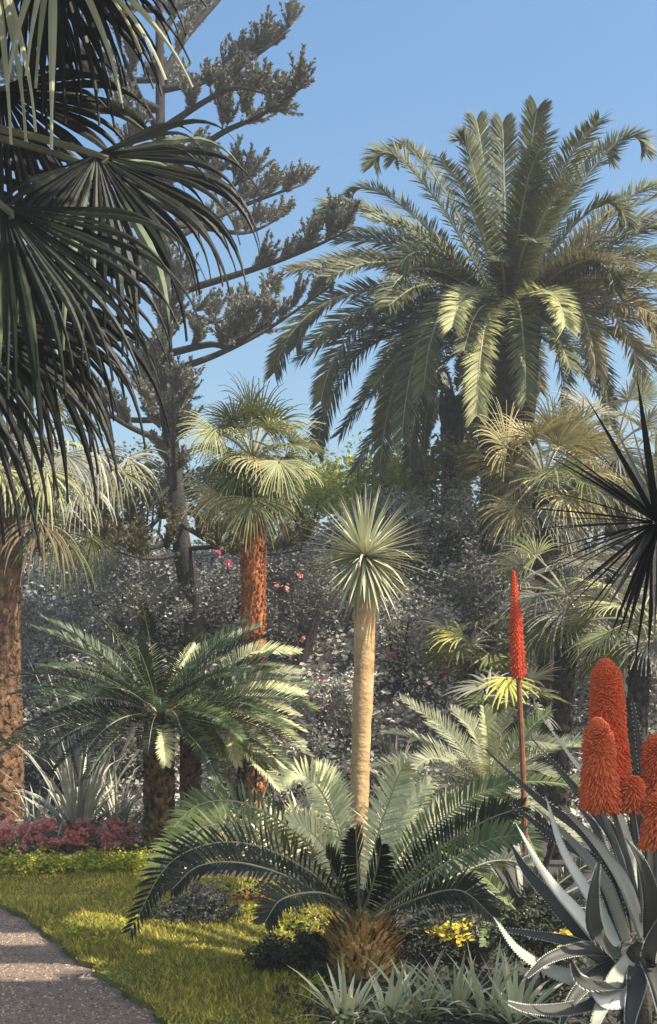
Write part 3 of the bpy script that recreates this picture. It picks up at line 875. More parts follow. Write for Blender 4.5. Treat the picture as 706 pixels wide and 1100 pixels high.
# ------------------------------------------------------------------ sword-leaf tree with the tan trunk
R.seed(50)
dt = 13.0
g = W(388, 890, dt); g.z = 0
drg = thing('dragon_tree', g, 'slim tan trunk topped by a round ball of grey sword leaves', 'tree')
mb = MB()
c = curve([Vector((W(388, 0, dt).x, dt, -0.1)), W(386, 885, dt), W(388, 800, dt), W(391, 720, dt), W(392, 650, dt), W(392, 615, dt)], 60)
rr = [0.086 + 0.026 * min(1, i / 38) + rnd(-0.003, 0.003) + 0.003 * math.sin(i * 0.45) for i in range(61)]
mb.tube(c, rr, 20, 0.035)
mb.build('trunk', M['tan_bark'], drg, True)
mb = MB()
hub = W(392, 598, dt)
for i in range(250):
    u = 1 - 2 * (i + 0.5) / 250
    az = i * 2.39996
    e = math.asin(max(-1, min(1, u))) 
    if e < math.radians(-80):
        continue
    d = sph(az + rnd(-.1, .1), e + rnd(-.12, .12))
    L = rnd(0.64, 0.82) * rnd(0.85, 1.05)
    mb.blade(hub + d * 0.05, d, L, rnd(0.012, 0.021), 5, rnd(0.0, 0.3) + 0.15 * math.cos(e) + (0.9 if R.random() < 0.1 else 0), 0.35, None, lambda t: min(1, 0.7 + t) * (1 - t ** 3) + 0.03)
mb.build('crown', M['dragon'], drg)
mb = MB()
for i in range(70):   # dry leaf bases hanging under the ball
    d = sph(i * 2.4, math.radians(rnd(-80, -50)))
    mb.blade(hub - Z * 0.1 + d * 0.08, d, rnd(0.28, 0.5), 0.011, 4, 0.6, 0.3)
mb.build('dry_skirt', M['dragon'], drg)

# ------------------------------------------------------------------ cycads
def cycad(cx, cy, d, n, L, label, mats, trunk_r, boot, hero=(), el=(-25, 75), ll=0.15, lw=0.009, npair=52, base_xy=None, sweep=62, vee=28, droop=0.9, name='cycad', azr=None, rows=26, lean=0.0, per=8, grp=None):
    crown = W(cx, cy, d)
    base = Vector((crown.x + lean, crown.y, 0))
    root = thing(name, base, label, 'cycad', grp)
    if rows == 0:   # squat barrel bristling with old leaf bases
        mb = MB()
        H = crown.z
        rp_ = lambda t: trunk_r * (0.72 + 0.28 * math.sin(math.pi * min(1, 0.15 + 0.75 * t))) * (1 if t < 0.8 else 1 - 1.6 * (t - 0.8))
        cc = [base + Z * (H * 1.05 * i / 12 - 0.03) for i in range(13)]
        mb.tube(cc, [rp_(i / 12) * 0.9 for i in range(13)], 16, 0.05)
        for k in range(420):
            t = (k + 0.5) / 420
            a = k * 2.39996
            o = Vector((math.cos(a), math.sin(a), 0))
            mb.blade(base + o * rp_(t) * 0.86 + Z * (H * 1.02 * t - 0.03), o * rnd(0.45, 0.8) + Z * rnd(0.5, 1.0) + Vector((rnd(-.2, .2), rnd(-.2, .2), 0)), rnd(0.06, 0.13) * (1 + 0.5 * (t > 0.75)), rnd(0.012, 0.02), 3, 0.1, 0.5, None, lambda q: (1.0 - 0.75 * q))
        mb.build('trunk', boot, root)
    else:
      scaled_trunk([base - Z * 0.08, base.lerp(crown, 0.5), crown], lambda t: trunk_r * (1.05 - 0.12 * t), boot, root, int(rows * 1.6), int(per * 1.7), trunk_r * 0.2, trunk_r * 0.42, trunk_r * 0.17)
    for i in range(n):
        t = (i + 0.5) / n
        e = math.radians(el[1] + (el[0] - el[1]) * t + rnd(-6, 6))
        az = i * 2.39996 + rnd(-.15, .15)
        if azr:
            az = math.radians(rnd(*azr))
        dr = sph(az, e)
        pts = arc(crown + dr * trunk_r * 0.3, dr, L * rnd(0.88, 1.08) * (0.75 + 0.25 * math.cos(e)), droop * (0.55 + 0.6 * math.cos(e)))
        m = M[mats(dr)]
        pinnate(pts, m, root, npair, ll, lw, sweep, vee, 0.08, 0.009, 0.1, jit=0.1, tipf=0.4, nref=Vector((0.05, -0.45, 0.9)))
    for (pp, m) in hero:
        pts = [W(x, y, d + dd) for x, y, dd in pp]
        pinnate(pts, M[m], root, npair, ll, lw, sweep, vee, 0.08, 0.011, 0.1, jit=0.1, tipf=0.4, nref=Vector((0.12, -0.75, 0.65)))
    return root


R.seed(61)
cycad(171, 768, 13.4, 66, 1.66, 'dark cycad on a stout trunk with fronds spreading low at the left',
      lambda v: R.choice(['cyc_shade', 'cyc_shade', 'cyc_deep', 'cyc_deep']) if v.x < 0.3 else R.choice(['cyc_mid', 'cyc_shade', 'cyc_deep', 'cyc_deep']), 0.155, M['boot_cycad'],  # left fronds get darker leaflets to paint the side away from the sun
      hero=[([(172, 776, 0), (176, 790, -0.5), (178, 822, -0.75)], 'cyc_lit'), ([(178, 765, 0), (194, 722, 0.1), (210, 694, 0.3)], 'cyc_lit'), ([(166, 762, 0), (152, 715, -0.1), (148, 690, 0)], 'cyc_shade'), ([(170, 762, 0), (166, 725, 0), (163, 694, 0.2)], 'cyc_grey')], el=(-10, 52), base_xy=None, ll=0.19, lw=0.0105)
cycad(205, 772, 14.6, 34, 1.45, 'paler cycad behind the dark one with bright fronds spreading right',
      lambda v: R.choice(['cyc_lit', 'cyc_grey', 'cyc_lit', 'cyc_mid']), 0.12, M['boot_cycad'], el=(-28, 42), azr=(-75, 75), ll=0.19, lw=0.0105,
      hero=[([(205, 770, 0), (260, 705, -0.2), (322, 700, -0.2)], 'cyc_lit'), ([(205, 770, 0), (260, 725, -0.4), (325, 722, -0.3)], 'cyc_grey'), ([(205, 772, 0), (265, 740, -0.5), (328, 745, -0.3)], 'cyc_lit'), ([(205, 775, 0), (270, 760, -0.4), (328, 806, -0.3)], 'cyc_lit'), ([(205, 775, 0), (240, 780, -0.6), (256, 822, -0.8)], 'cyc_lit')])

HERO = [
    ([(385, 990, 0), (330, 935, -.25), (255, 905, -.45), (185, 925, -.55), (140, 1000, -.6)], 'cyc_shade'),
    ([(382, 985, 0), (330, 905, .1), (265, 864, .15), (215, 864, .15), (183, 892, .1)], 'cyc_mid'),
    ([(382, 985, 0), (325, 925, -.1), (255, 886, -.2), (195, 900, -.2), (160, 940, -.3)], 'cyc_mid'),
    ([(380, 990, 0), (325, 950, -.4), (265, 928, -.6), (215, 930, -.7), (185, 955, -.8)], 'cyc_shade'),
    ([(380, 992, 0), (320, 945, .3), (255, 915, .5), (200, 925, .6), (165, 965, .6)], 'cyc_shade'),
    ([(388, 982, 0), (368, 905, .2), (348, 855, .2), (326, 833, .1), (306, 842, 0)], 'cyc_lit'),
    ([(386, 982, 0), (358, 925, .05), (332, 892, -.1), (312, 884, -.2)], 'cyc_lit'),
    ([(388, 982, 0), (366, 890, .5), (352, 845, .6), (338, 825, .5)], 'cyc_lit'),
    ([(386, 985, 0), (384, 935, -.3), (382, 892, -.5)], 'cyc_shade'),
    ([(384, 985, 0), (362, 945, -.35), (350, 915, -.6)], 'cyc_shade'),
    ([(388, 985, 0), (402, 945, -.3), (410, 908, -.5)], 'cyc_shade'),
    ([(391, 982, 0), (404, 905, .1), (424, 845, .1), (434, 820, 0)], 'cyc_lit'),
    ([(392, 982, 0), (412, 920, .4), (436, 870, .6), (462, 842, .6)], 'cyc_lit'),
    ([(394, 984, 0), (445, 910, .1), (500, 862, .1), (550, 838, 0)], 'cyc_mid'),
    ([(395, 985, 0), (455, 925, -.2), (515, 885, -.3), (562, 866, -.3)], 'cyc_shade'),
    ([(396, 987, 0), (460, 940, -.5), (520, 905, -.7), (560, 896, -.8)], 'cyc_mid'),
    ([(397, 990, 0), (450, 965, -.3), (495, 957, -.4), (530, 985, -.5)], 'cyc_shade'),
    ([(396, 985, 0), (440, 905, .6), (480, 870, .9), (520, 850, 1.0)], 'cyc_grey'),
    ([(388, 984, 0), (350, 960, -.6), (305, 965, -.9), (285, 990, -1.0)], 'cyc_shade'),
    ([(394, 987, 0), (470, 950, .5), (530, 925, .7), (575, 930, .8)], 'cyc_shade'),
]
R.seed(62)
big = cycad(387, 990, 7.9, 0, 1.2, 'big cycad in front with a golden squat trunk and arching fronds', lambda v: 'cyc_mid', 0.25, M['boot_gold'], hero=HERO, ll=0.185, lw=0.0105, npair=48, rows=0, sweep=66, vee=20, per=12)
R.seed(63)
cycad(525, 845, 11.0, 24, 1.1, 'feathery grey green cycad between the tan trunk and the red spike', lambda v: R.choice(['cyc_grey', 'cyc_mid', 'cyc_grey']), 0.13, M['boot_cycad'],
      hero=[([(525, 845, 0), (485, 790, -.2), (430, 750, -.3)], 'cyc_grey'), ([(525, 845, 0), (510, 790, 0), (485, 762, .1)], 'cyc_grey'), ([(527, 845, 0), (525, 795, -.2), (520, 760, -.3)], 'cyc_lit'), ([(530, 845, 0), (560, 800, -.2), (600, 800, -.3)], 'cyc_grey'), ([(525, 847, 0), (470, 815, -.4), (440, 830, -.6)], 'cyc_grey')],
      el=(-30, 55), ll=0.17, npair=44)
cycad(560, 985, 8.8, 12, 0.95, 'low dark cycad in the shade between the big cycad and the aloe', lambda v: R.choice(['cyc_shade', 'cyc_shade', 'cyc_mid']), 0.1, M['boot_cycad'], el=(-10, 45), ll=0.13, npair=44, rows=3)

# ------------------------------------------------------------------ aloes
def aloe_leaf(root, pts, w, mat, thick=0.3, teeth=True, face=None):
    """fleshy tapering leaf: channelled top, rounded back, toothed edges"""
    ns = 18
    c = curve(pts, ns)
    mb = MB()
    fc = face or Vector((0.35, -0.8, 0.5))
    pos = []
    for i, p in enumerate(c):
        t = i / ns
        T = (c[min(i + 1, ns)] - c[max(i - 1, 0)]).normalized()
        S = T.cross(fc).normalized()
        N = S.cross(T)
        if N.dot(fc) < 0:
            N = -N
        hw = w * (0.85 + 0.3 * min(1, t * 4)) * (1 - t ** 1.7) + 0.002
        pos.append((p, S, N, hw, T))
        mb.v += [p - S * hw + N * hw * 0.28, p - S * hw * 0.5 + N * hw * 0.05, p, p + S * hw * 0.5 + N * hw * 0.05, p + S * hw + N * hw * 0.28,
                 p + S * hw * 0.6 - N * hw * thick, p - N * hw * thick * 1.35, p - S * hw * 0.6 - N * hw * thick]
    k = 8
    for i in range(ns):
        for j in range(k):
            j2 = (j + 1) % k
            mb.f.append((i * k + j, i * k + j2, (i + 1) * k + j2, (i + 1) * k + j))
    mb.f.append(tuple(range(k)))
    mb.f.append(tuple(ns * k + j for j in reversed(range(k))))
    nf0 = len(mb.f)
    if teeth:
        tb = mb
        for i in range(1, ns - 1):
            for sub in (0.0, 0.33, 0.66):
                p, S, N, hw, T = pos[i]
                p2, S2, N2, hw2, T2 = pos[i + 1]
                q, h2 = p.lerp(p2, sub), hw + (hw2 - hw) * sub
                for sg in (-1, 1):
                    e = q + S * (sg * h2 * 0.985) + N * h2 * 0.26
                    b = len(tb.v)
                    l = 0.0065
                    tb.v += [e - T * l * 0.6, e + T * l * 0.6, e + S * (sg * l * 1.2) + T * l * 0.5, e - N * l * 0.5]
                    tb.f += [(b, b + 1, b + 2), (b + 1, b + 3, b + 2), (b + 3, b, b + 2)]
    lf = mb.build('leaf', mat, root, True)
    if len(mb.f) > nf0:
        lf.data.materials.append(M['aloe_pale'])
        for q in lf.data.polygons[nf0:]:
            q.material_index = 1
            q.use_smooth = False
    return lf


def bloom(root, p0, p1, r, mat, nfl, stalk0=None, sr=0.02, fl=0.045, shape=0.8, sm='stalk_grey'):
    """dense candle of down-pointing tubular florets on a stout stalk"""
    ax = (p1 - p0)
    L = ax.length
    ax.normalize()
    X = ax.cross(Vector((0, 1, 0.02))).normalized()
    Y = ax.cross(X)
    mb = MB()
    c = curve([p0, p0.lerp(p1, 0.5), p1], 12)
    mb.tube(c, [r * 0.64 * (1 - 0.2 * i / 12) * (1 - (i / 12) ** 4 * 0.8) for i in range(13)], 10)
    for k in range(nfl):
        t = (k + 0.5) / nfl
        a = k * 2.39996
        o = X * math.cos(a) + Y * math.sin(a)
        env = min(1, 0.7 + t * 3) * (1 - 0.2 * t) * (1 - 0.75 * max(0, (t - shape) / (1 - shape)) ** 1.6)
        p = p0 + ax * (L * t) + o * r * 0.55 * env
        tilt = -0.55 + 1.1 * max(0, t - 0.55) / 0.45 * 1.4
        d = (o + ax * (tilt + rnd(-.15, .15))).normalized()
        l = (r * 0.62) * env * rnd(0.65, 1.4) * (1.35 - 0.7 * t) + 0.006
        w = 0.0044 * r / 0.07 * rnd(0.85, 1.1) + 0.001
        S = d.cross(ax).normalized()
        U = S.cross(d)
        b = len(mb.v)
        for tt, ww in ((0, 0.6), (0.6, 1.0), (1.0, 0.55)):
            q = p + d * l * tt - ax * (0.1 * l * tt * tt)
            for j in range(5):
                aa = j * 1.2566
                mb.v.append(q + S * (math.cos(aa) * w * ww) + U * (math.sin(aa) * w * ww))
        for i in range(2):
            for j in range(5):
                j2 = (j + 1) % 5
                mb.f.append((b + i * 5 + j, b + i * 5 + j2, b + i * 5 + 5 + j2, b + i * 5 + 5 + j))
        mb.f.append(tuple(b + 10 + j for j in range(5)))
    bl = mb.build('flower_spike', mat, root)
    if stalk0 is not None:
        sb = MB()
        sb.tube(curve([stalk0, stalk0.lerp(p0, 0.6) + Vector((0.01, 0, 0)), p0, p0 + ax * 0.03], 10), [sr * (1.2 - 0.04 * i) for i in range(11)], 8)
        sb.build('stalk', M[sm], bl)
    return bl


R.seed(70)
ad = 6.4
ab = W(668, 1045, ad); ab.z = 0
aloe = thing('aloe', ab, 'huge grey toothed aloe with orange flower spikes in the right corner', 'aloe')
AL = [  # points (px, py, depth offset), half width, material
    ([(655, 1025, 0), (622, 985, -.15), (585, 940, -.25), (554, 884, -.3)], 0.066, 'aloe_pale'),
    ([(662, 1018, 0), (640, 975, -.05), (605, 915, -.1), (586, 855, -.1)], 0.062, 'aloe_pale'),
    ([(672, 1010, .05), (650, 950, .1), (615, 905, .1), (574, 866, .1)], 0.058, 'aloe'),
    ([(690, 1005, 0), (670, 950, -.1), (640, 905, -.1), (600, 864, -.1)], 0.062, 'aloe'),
    ([(662, 1030, -.2), (640, 1000, -.45), (638, 960, -.5), (645, 920, -.5)], 0.06, 'aloe_shade'),
    ([(670, 1010, .1), (640, 930, .3), (595, 900, .4), (536, 853, .5)], 0.05, 'aloe_shade'),
    ([(672, 1005, .2), (640, 910, .4), (580, 860, .5), (521, 805, .6)], 0.045, 'aloe_shade'),
    ([(684, 1000, .2), (665, 910, .3), (620, 850, .4), (570, 792, .4)], 0.052, 'aloe_shade'),
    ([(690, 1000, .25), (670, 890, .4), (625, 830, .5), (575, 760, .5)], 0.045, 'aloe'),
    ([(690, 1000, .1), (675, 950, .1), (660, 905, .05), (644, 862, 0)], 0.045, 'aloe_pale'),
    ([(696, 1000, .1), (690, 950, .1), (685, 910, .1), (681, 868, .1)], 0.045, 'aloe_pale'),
    ([(698, 1000, .3), (700, 900, .4), (690, 820, .4), (677, 738, .4)], 0.05, 'aloe_shade'),
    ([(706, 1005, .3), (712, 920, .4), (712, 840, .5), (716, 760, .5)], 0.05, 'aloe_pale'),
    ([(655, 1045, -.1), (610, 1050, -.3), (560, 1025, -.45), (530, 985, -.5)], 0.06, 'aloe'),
    ([(660, 1040, -.1), (620, 1015, -.1), (580, 1005, -.1), (520, 995, 0)], 0.045, 'aloe_shade'),
    ([(665, 1060, -.3), (640, 1060, -.7), (622, 1052, -.8), (613, 1030, -.85)], 0.055, 'aloe_shade'),
    ([(700, 1010, -.1), (700, 970, -.35), (690, 930, -.5), (672, 900, -.6)], 0.06, 'aloe_shade'),
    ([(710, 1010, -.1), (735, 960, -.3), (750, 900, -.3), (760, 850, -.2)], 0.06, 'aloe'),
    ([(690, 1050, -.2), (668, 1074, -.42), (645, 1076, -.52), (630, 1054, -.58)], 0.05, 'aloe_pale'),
    ([(650, 1075, -.3), (610, 1085, -.6), (570, 1085, -.8), (540, 1075, -.9)], 0.05, 'aloe_shade'),
    ([(700, 1050, -.2), (700, 1020, -.5), (716, 985, -.7), (730, 950, -.8)], 0.06, 'aloe_shade'),
    ([(680, 1000, .3), (655, 935, .6), (640, 890, .7), (615, 860, .8)], 0.05, 'aloe_shade'),
    ([(672, 1035, -.1), (640, 1050, -.3), (615, 1075, -.5), (600, 1110, -.55)], 0.06, 'aloe_shade'),
    ([(685, 1035, -.15), (684, 1060, -.4), (678, 1090, -.5), (674, 1125, -.5)], 0.065, 'aloe_shade'),
    ([(700, 1035, -.1), (720, 1055, -.4), (730, 1090, -.5), (734, 1120, -.5)], 0.06, 'aloe_shade'),
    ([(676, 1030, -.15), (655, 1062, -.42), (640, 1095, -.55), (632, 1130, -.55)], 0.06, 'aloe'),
    ([(668, 1025, -.1), (630, 1020, -.35), (590, 1030, -.5), (560, 1055, -.55)], 0.055, 'aloe_shade'),
    ([(695, 1030, -.2), (705, 1050, -.5), (712, 1085, -.6), (714, 1120, -.6)], 0.06, 'aloe_shade'),
    ([(650, 1035, 0), (600, 975, 0), (565, 935, .1), (548, 905, .1)], 0.05, 'aloe_shade'),
]
for pp, w, m in AL:
    aloe_leaf(aloe, [W(x, y, ad + dd) for x, y, dd in pp], w * 0.7, M[m], face=Vector((-0.2, -0.75, 0.5)) if m == 'aloe_shade' else Vector((0.5 + rnd(-.15, .15), -0.75, 0.5)))
mb = MB()
mb.tube(curve([ab - Z * .05 + Vector((0.08, 0, 0)), W(682, 1035, ad), W(688, 1012, ad)], 8), [0.09, 0.085, 0.08, 0.07, 0.06, 0.05, 0.04, 0.03, 0.02], 12, 0.05)
mb.build('stem', M['boot_dark'], aloe)
bloom(aloe, W(657, 866, ad), W(650, 709, ad), 0.086, M['red'], 6000, W(690, 990, ad), 0.014, shape=0.88)
bloom(aloe, W(645, 866, ad - .15), W(642, 772, ad - .15), 0.078, M['red'], 2000, W(688, 990, ad), 0.013)
bloom(aloe, W(679, 868, ad - .12), W(681, 834, ad - .12), 0.065, M['red'], 320, W(690, 990, ad), 0.012, shape=0.7)
bloom(aloe, W(708, 862, ad + .05), W(704, 790, ad + .05), 0.075, M['red'], 1200, W(700, 990, ad), 0.013)
bloom(aloe, W(708, 906, ad - .2), W(706, 852, ad - .2), 0.075, M['red'], 700, W(705, 1000, ad - .1), 0.02, shape=0.7)

a2 = 9.2
b2 = W(566, 905, a2); b2.z = 0
al2 = thing('aloe', b2, 'slender aloe sending up one slim deep red flower spike', 'aloe')
bloom(al2, W(557, 728, a2), W(552, 613, a2), 0.05, M['red_dark'], 420, b2 + Z * 0.2, 0.02, shape=0.55, sm='stalk_brown')
for i in range(18):
    d = sph(i * 2.4, math.radians(rnd(10, 65)))
    p = b2 + Z * 0.22
    L = rnd(0.45, 0.7)
    aloe_leaf(al2, [p, p + d * L * 0.5 + Z * 0.03, p + d * L * 0.85 + Z * 0.08, p + d * L + Z * 0.14], 0.035, M['aloe_shade'] if i % 3 else M['aloe'], teeth=False, face=Z + Vector((0.1, -0.3, 0)))
mb = MB()
mb.tube([b2 - Z * .05, b2 + Z * .15, b2 + Z * .3], [.06, .055, .03], 10, 0.05)
mb.build('stem', M['boot_cycad'], al2)

# ------------------------------------------------------------------ near black sword-leaf plant at the right edge
R.seed(80)
yd = 4.6
yh = W(706, 562, yd)
yu = thing('yucca', Vector((yh.x + 0.15, yh.y, 0)), 'black silhouetted spiky rosette of sword leaves at the right edge', 'yucca')
mb = MB()
mb.tube(curve([Vector((yh.x + 0.15, yh.y, -0.05)), Vector((yh.x + 0.2, yh.y, 1.2)), yh + Vector((0.06, 0, -0.1)), yh], 20), [0.09 - 0.002 * i for i in range(21)], 12, 0.06)
mb.build('trunk', M['boot_dark'], yu)
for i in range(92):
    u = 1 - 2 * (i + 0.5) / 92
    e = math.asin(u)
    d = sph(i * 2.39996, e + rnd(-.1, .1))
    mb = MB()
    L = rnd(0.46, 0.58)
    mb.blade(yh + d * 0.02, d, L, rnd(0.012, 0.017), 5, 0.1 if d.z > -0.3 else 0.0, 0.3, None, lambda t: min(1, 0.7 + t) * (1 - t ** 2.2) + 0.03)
    mb.build('leaf', M['yucca_shade'], yu)

# ------------------------------------------------------------------ strap-leaf clumps
def strap_clump(name, base, n, L, w, label, mat, el=(20, 85), droop=1.0, cat='plant', group=None, nb=6, part='foliage'):
    root = thing(name, base, label, cat, group)
    mb = MB()
    for i in range(n):
        e = math.radians(rnd(*el))
        az = i * 2.39996 + rnd(-.3, .3)
        d = sph(az, e)
        mb.blade(base + Vector((math.cos(az), math.sin(az), 0)) * rnd(0, 0.06) - Z * 0.02, d, L * rnd(0.6, 1.1), w * rnd(0.7, 1.2), nb, droop * rnd(0.4, 1.6), 0.3, None, None, rnd(-.4, .4))
    mb.build(part, mat, root)
    return root


R.seed(91)
for px, d, L, mk, lb in [(55, 18.6, 1.3, 'strap_grey', 'grey spiky clump on the bank beside the brown left trunk'), (128, 19.6, 1.2, 'strap_grey', 'grey spiky clump on the bank above the dark left cycad'), (232, 18.8, 1.2, 'strap_grey', 'grey spiky clump on the bank left of the rusty red trunk'),
                         (308, 18.2, 1.1, 'fan_grey', 'dull spiky clump on the bank between the red and tan trunks'), (425, 18.4, 1.1, 'fan_grey', 'dull spiky clump on the bank right of the tan trunk'), (455, 17.4, 1.0, 'strap_grey', 'low grey spiky clump at the bank foot right of the tan trunk'), (340, 17.2, 1.0, 'strap_grey', 'low grey spiky clump at the bank foot left of the tan trunk')]:
    x_ = W(px, 0, d).x
    strap_clump('strap_leaf_plant', Vector((x_, d, bank_z(x_, d) + 0.1)), 54, L, 0.03, lb, M[mk], (20, 88), 1.1)
R.seed(90)
b_ = W(85, 905, 15.0); b_.z = 0.35
b_0 = Vector((b_.x, b_.y, 0))
strap_clump('strap_leaf_plant', b_0, 190, 1.6, 0.034, 'big silver grey strap leaf clump behind the pink flowers', M['strap_grey'], (10, 86), 1.7)
strap_clump('strap_leaf_plant', G(128, 914) , 50, 1.25, 0.028, 'grey strap leaves hanging beside the dark cycad trunk', M['strap_grey'], (55, 88), 2.6)
strap_clump('strap_leaf_plant', Vector((W(40, 900, 15.5).x, 15.5, 0)), 60, 1.0, 0.024, 'short grey strap leaf clump at the foot of the brown left trunk', M['strap_grey'], (25, 80), 1.6)
strap_clump('strap_leaf_plant', Vector((W(100, 700, 17.5).x, 17.5, bank_z(W(100, 700, 17.5).x, 17.5))), 60, 2.4, 0.03, 'tall thin grey leaves rising behind the dark left cycad', M['strap_grey'], (60, 88), 0.8)
strap_clump('strap_leaf_plant', Vector((W(440, 870, 11.6).x, 11.6, 0)), 60, 1.05, 0.035, 'pale strap leaf clump at the foot of the tan trunk', M['strap_pale'], (40, 88), 0.8)
strap_clump('strap_leaf_plant', Vector((W(410, 870, 14.2).x, 14.2, 0)), 40, 0.9, 0.035, 'grey strap leaf clump behind the tan trunk', M['strap_grey'], (40, 88), 0.8)
strap_clump('strap_leaf_plant', Vector((W(490, 870, 12.4).x, 12.4, 0)), 50, 0.95, 0.035, 'grey strap leaf clump under the feathery cycad', M['strap_grey'], (30, 85), 0.8)
for k, (px, d, lb) in enumerate([(232, 13.6, 'grey bromeliad rosette right of the left cycad trunks'), (262, 14.4, 'broad grey bromeliad rosette below the red palm trunk'), (300, 13.8, 'grey bromeliad rosette left of the tan trunk'), (215, 15.2, 'grey bromeliad rosette behind the paler cycad trunk'), (330, 15.0, 'far grey bromeliad rosette close to the tan trunk')]):
    strap_clump('bromeliad', Vector((W(px, 0, d).x, d, 0)), 42, 1.0, 0.05, lb, M['strap_grey'] if k % 2 else M['strap_pale'], (25, 80), 1.1)
FG = [(372, 1098, 'grassy tuft of pale pointed leaves at the bottom left of the front clumps'), (415, 1095, 'pale pointed tuft in front of the golden cycad trunk'), (450, 1092, 'pale pointed tuft right of the golden cycad trunk'), (490, 1085, 'pale tuft with tall upright leaves along the bottom edge'), (522, 1090, 'pale tuft of curved leaves left of the aloe along the bottom edge'), (552, 1098, 'small pale tuft under the lowest aloe leaf')]
for px, py, lb in FG:
    g_ = G(px, py)
    strap_clump('strap_leaf_plant', g_, 34, 0.44, 0.019, lb, M['strap_pale'], (15, 80), 0.9)
strap_clump('strap_leaf_plant', G(482, 1022), 46, 0.42, 0.008, 'thin dark grassy tuft between the golden trunk and the aloe', M['sh_dark'], (15, 80), 0.8)
strap_clump('strap_leaf_plant', G(520, 1030), 40, 0.4, 0.009, 'dull grassy tuft left of the lowest aloe leaf', M['sh_grey'], (15, 80), 0.8)

# ------------------------------------------------------------------ low shrubs, flowers, border
R.seed(100)
shrub('shrub', 208, 980, 9.9, (0.42, 0.34, 0.3), 'low rounded grey shrub under the arching dark frond', M['sh_dull'], 5200, 0.018, zb=0, clumps=80)
shrub('shrub', 312, 1030, 7.9, (0.27, 0.25, 0.24), 'low rounded dark shrub left of the golden cycad trunk', M['sh_dark'], 4200, 0.018, zb=0, clumps=70)
shrub('shrub', 335, 1066, 7.5, (0.16, 0.15, 0.12), 'small lime leaved shrub in front of the golden cycad trunk', M['lime'], 260, 0.028, zb=0, clumps=26)
shrub('shrub', 590, 1000, 7.6, (0.4, 0.3, 0.25), 'dark low shrub behind the lower aloe leaves', M['sh_dark'], 4200, 0.02, zb=0)
shrub('shrub', 470, 1015, 8.4, (0.4, 0.3, 0.2), 'dull low shrub right of the golden cycad trunk', M['sh_dark'], 3600, 0.018, zb=0)
for px, py, d, r, mk, lb in [(490, 1000, 8.3, 0.15, 'yellow', 'yellow flowering plant right of the golden cycad trunk'), (608, 1008, 7.2, 0.09, 'yellow', 'small yellow flowering plant behind the aloe leaves'), (272, 970, 10.9, 0.2, 'orange', 'orange flowering plant on the lawn behind the big cycad'), (148, 922, 13.6, 0.2, 'orange', 'orange flowering plant left of the dark cycad trunk'), (362, 888, 13.2, 0.2, 'lime', 'lime green plant at the foot of the tan trunk')]:
    c = W(px, py, d)
    rt = thing('flowering_plant', Vector((c.x, c.y, 0)), lb, 'plant')
    mb = MB()
    cloud(mb, [((c.x, c.y, max(0.1, c.z * 0.5)), (r * 1.3, r, max(0.12, c.z * 0.6)))], 500, 0.025, 20)
    mb.build('foliage', M['sh_dark'] if mk != 'lime' else M['lime'], rt)
    mb = MB()
    cloud(mb, [((c.x + rnd(-.1, .1) * r, c.y - r * 0.2, c.z), (r, r * 0.7, r * 0.4))], 260, 0.02, 16, 0.2, 0.5, 0.7)
    mb.build('blossoms', M[mk], rt)

mb = MB()
n = 9000
xs = -0.3 + 2.6 * NR.random(n)
ys = 6.2 + 6.5 * NR.random(n)
nn = np.sin(xs * 5.1 + ys) * np.sin(ys * 3.3 - xs)
c = np.stack([xs, ys, 0.01 + np.clip(0.07 + 0.09 * nn, 0.0, 1) * NR.random(n)], 1)
a = unit(n); bb = np.cross(a, unit(n)); bb /= np.linalg.norm(bb, axis=1)[:, None] + 1e-6
sz = 0.02 + 0.02 * NR.random((n, 1))
ok = nn > -0.75
mb.quads(c[ok], (a * sz)[ok], (bb * sz * 0.4)[ok])
o = mb.build('undergrowth', M['sh_dark'])
tag(o, 'dark low undergrowth on the soil around the big cycad and aloe', 'undergrowth', None, 'stuff')

# pink bed
def pink_plant(x, y):
    base = Vector((x, y, 0))
    rt = thing('begonia', base, 'clump of pink blossoms in the row along the lawn edge', 'flower', 'pink flowers in the bed at the left')
    mb = MB()
    cloud(mb, [((x, y, 0.12), (0.16, 0.14, 0.13))], 220, 0.035, 16)
    mb.build('foliage', M['sh_olive'], rt)
    for k in range(5):
        mb = MB()
        ctr = np.array([x + rnd(-.14, .14), y - rnd(0.0, .12), rnd(0.2, 0.48)])
        cloud(mb, [(tuple(ctr), (0.06, 0.05, 0.05))], 42, 0.022, 10, 0.3, 0.2, 0.75)
        mb.build('blossom', M['pink'], rt)
    return rt


R.seed(101)
k = 0
for row in range(2):
    for i in range(10):
        px = -30 + i * 17 + row * 9
        d = 13.9 + row * 0.45
        x = W(px, 0, d).x + rnd(-.05, .05)
        pink_plant(x, d + rnd(-.1, .1))
mb = MB()
for i in range(30):
    x = W(40 + i * 3.0, 0, 13.5).x
    cloud(mb, [((x, 13.5 + rnd(-.08, .08), 0.1), (0.07, 0.08, 0.06))], 40, 0.02, 8, 0.3, 0.3, 0.7)
o = mb.build('ground_cover', M['palepink'])
tag(o, 'pale pink low flowers along the front of the pink bed', 'flowers', None, 'stuff')
mb = MB()
for i in range(70):
    t = i / 70
    px = -20 + 185 * t
    d = 12.7 + 0.35 * t + rnd(-.25, .3)
    x = W(px, 0, d).x
    cloud(mb, [((x, d, 0.09 + rnd(0, .05)), (0.14, 0.16, rnd(0.08, 0.15)))], 150, 0.022, 14, 0.28, 0.3, 0.6)
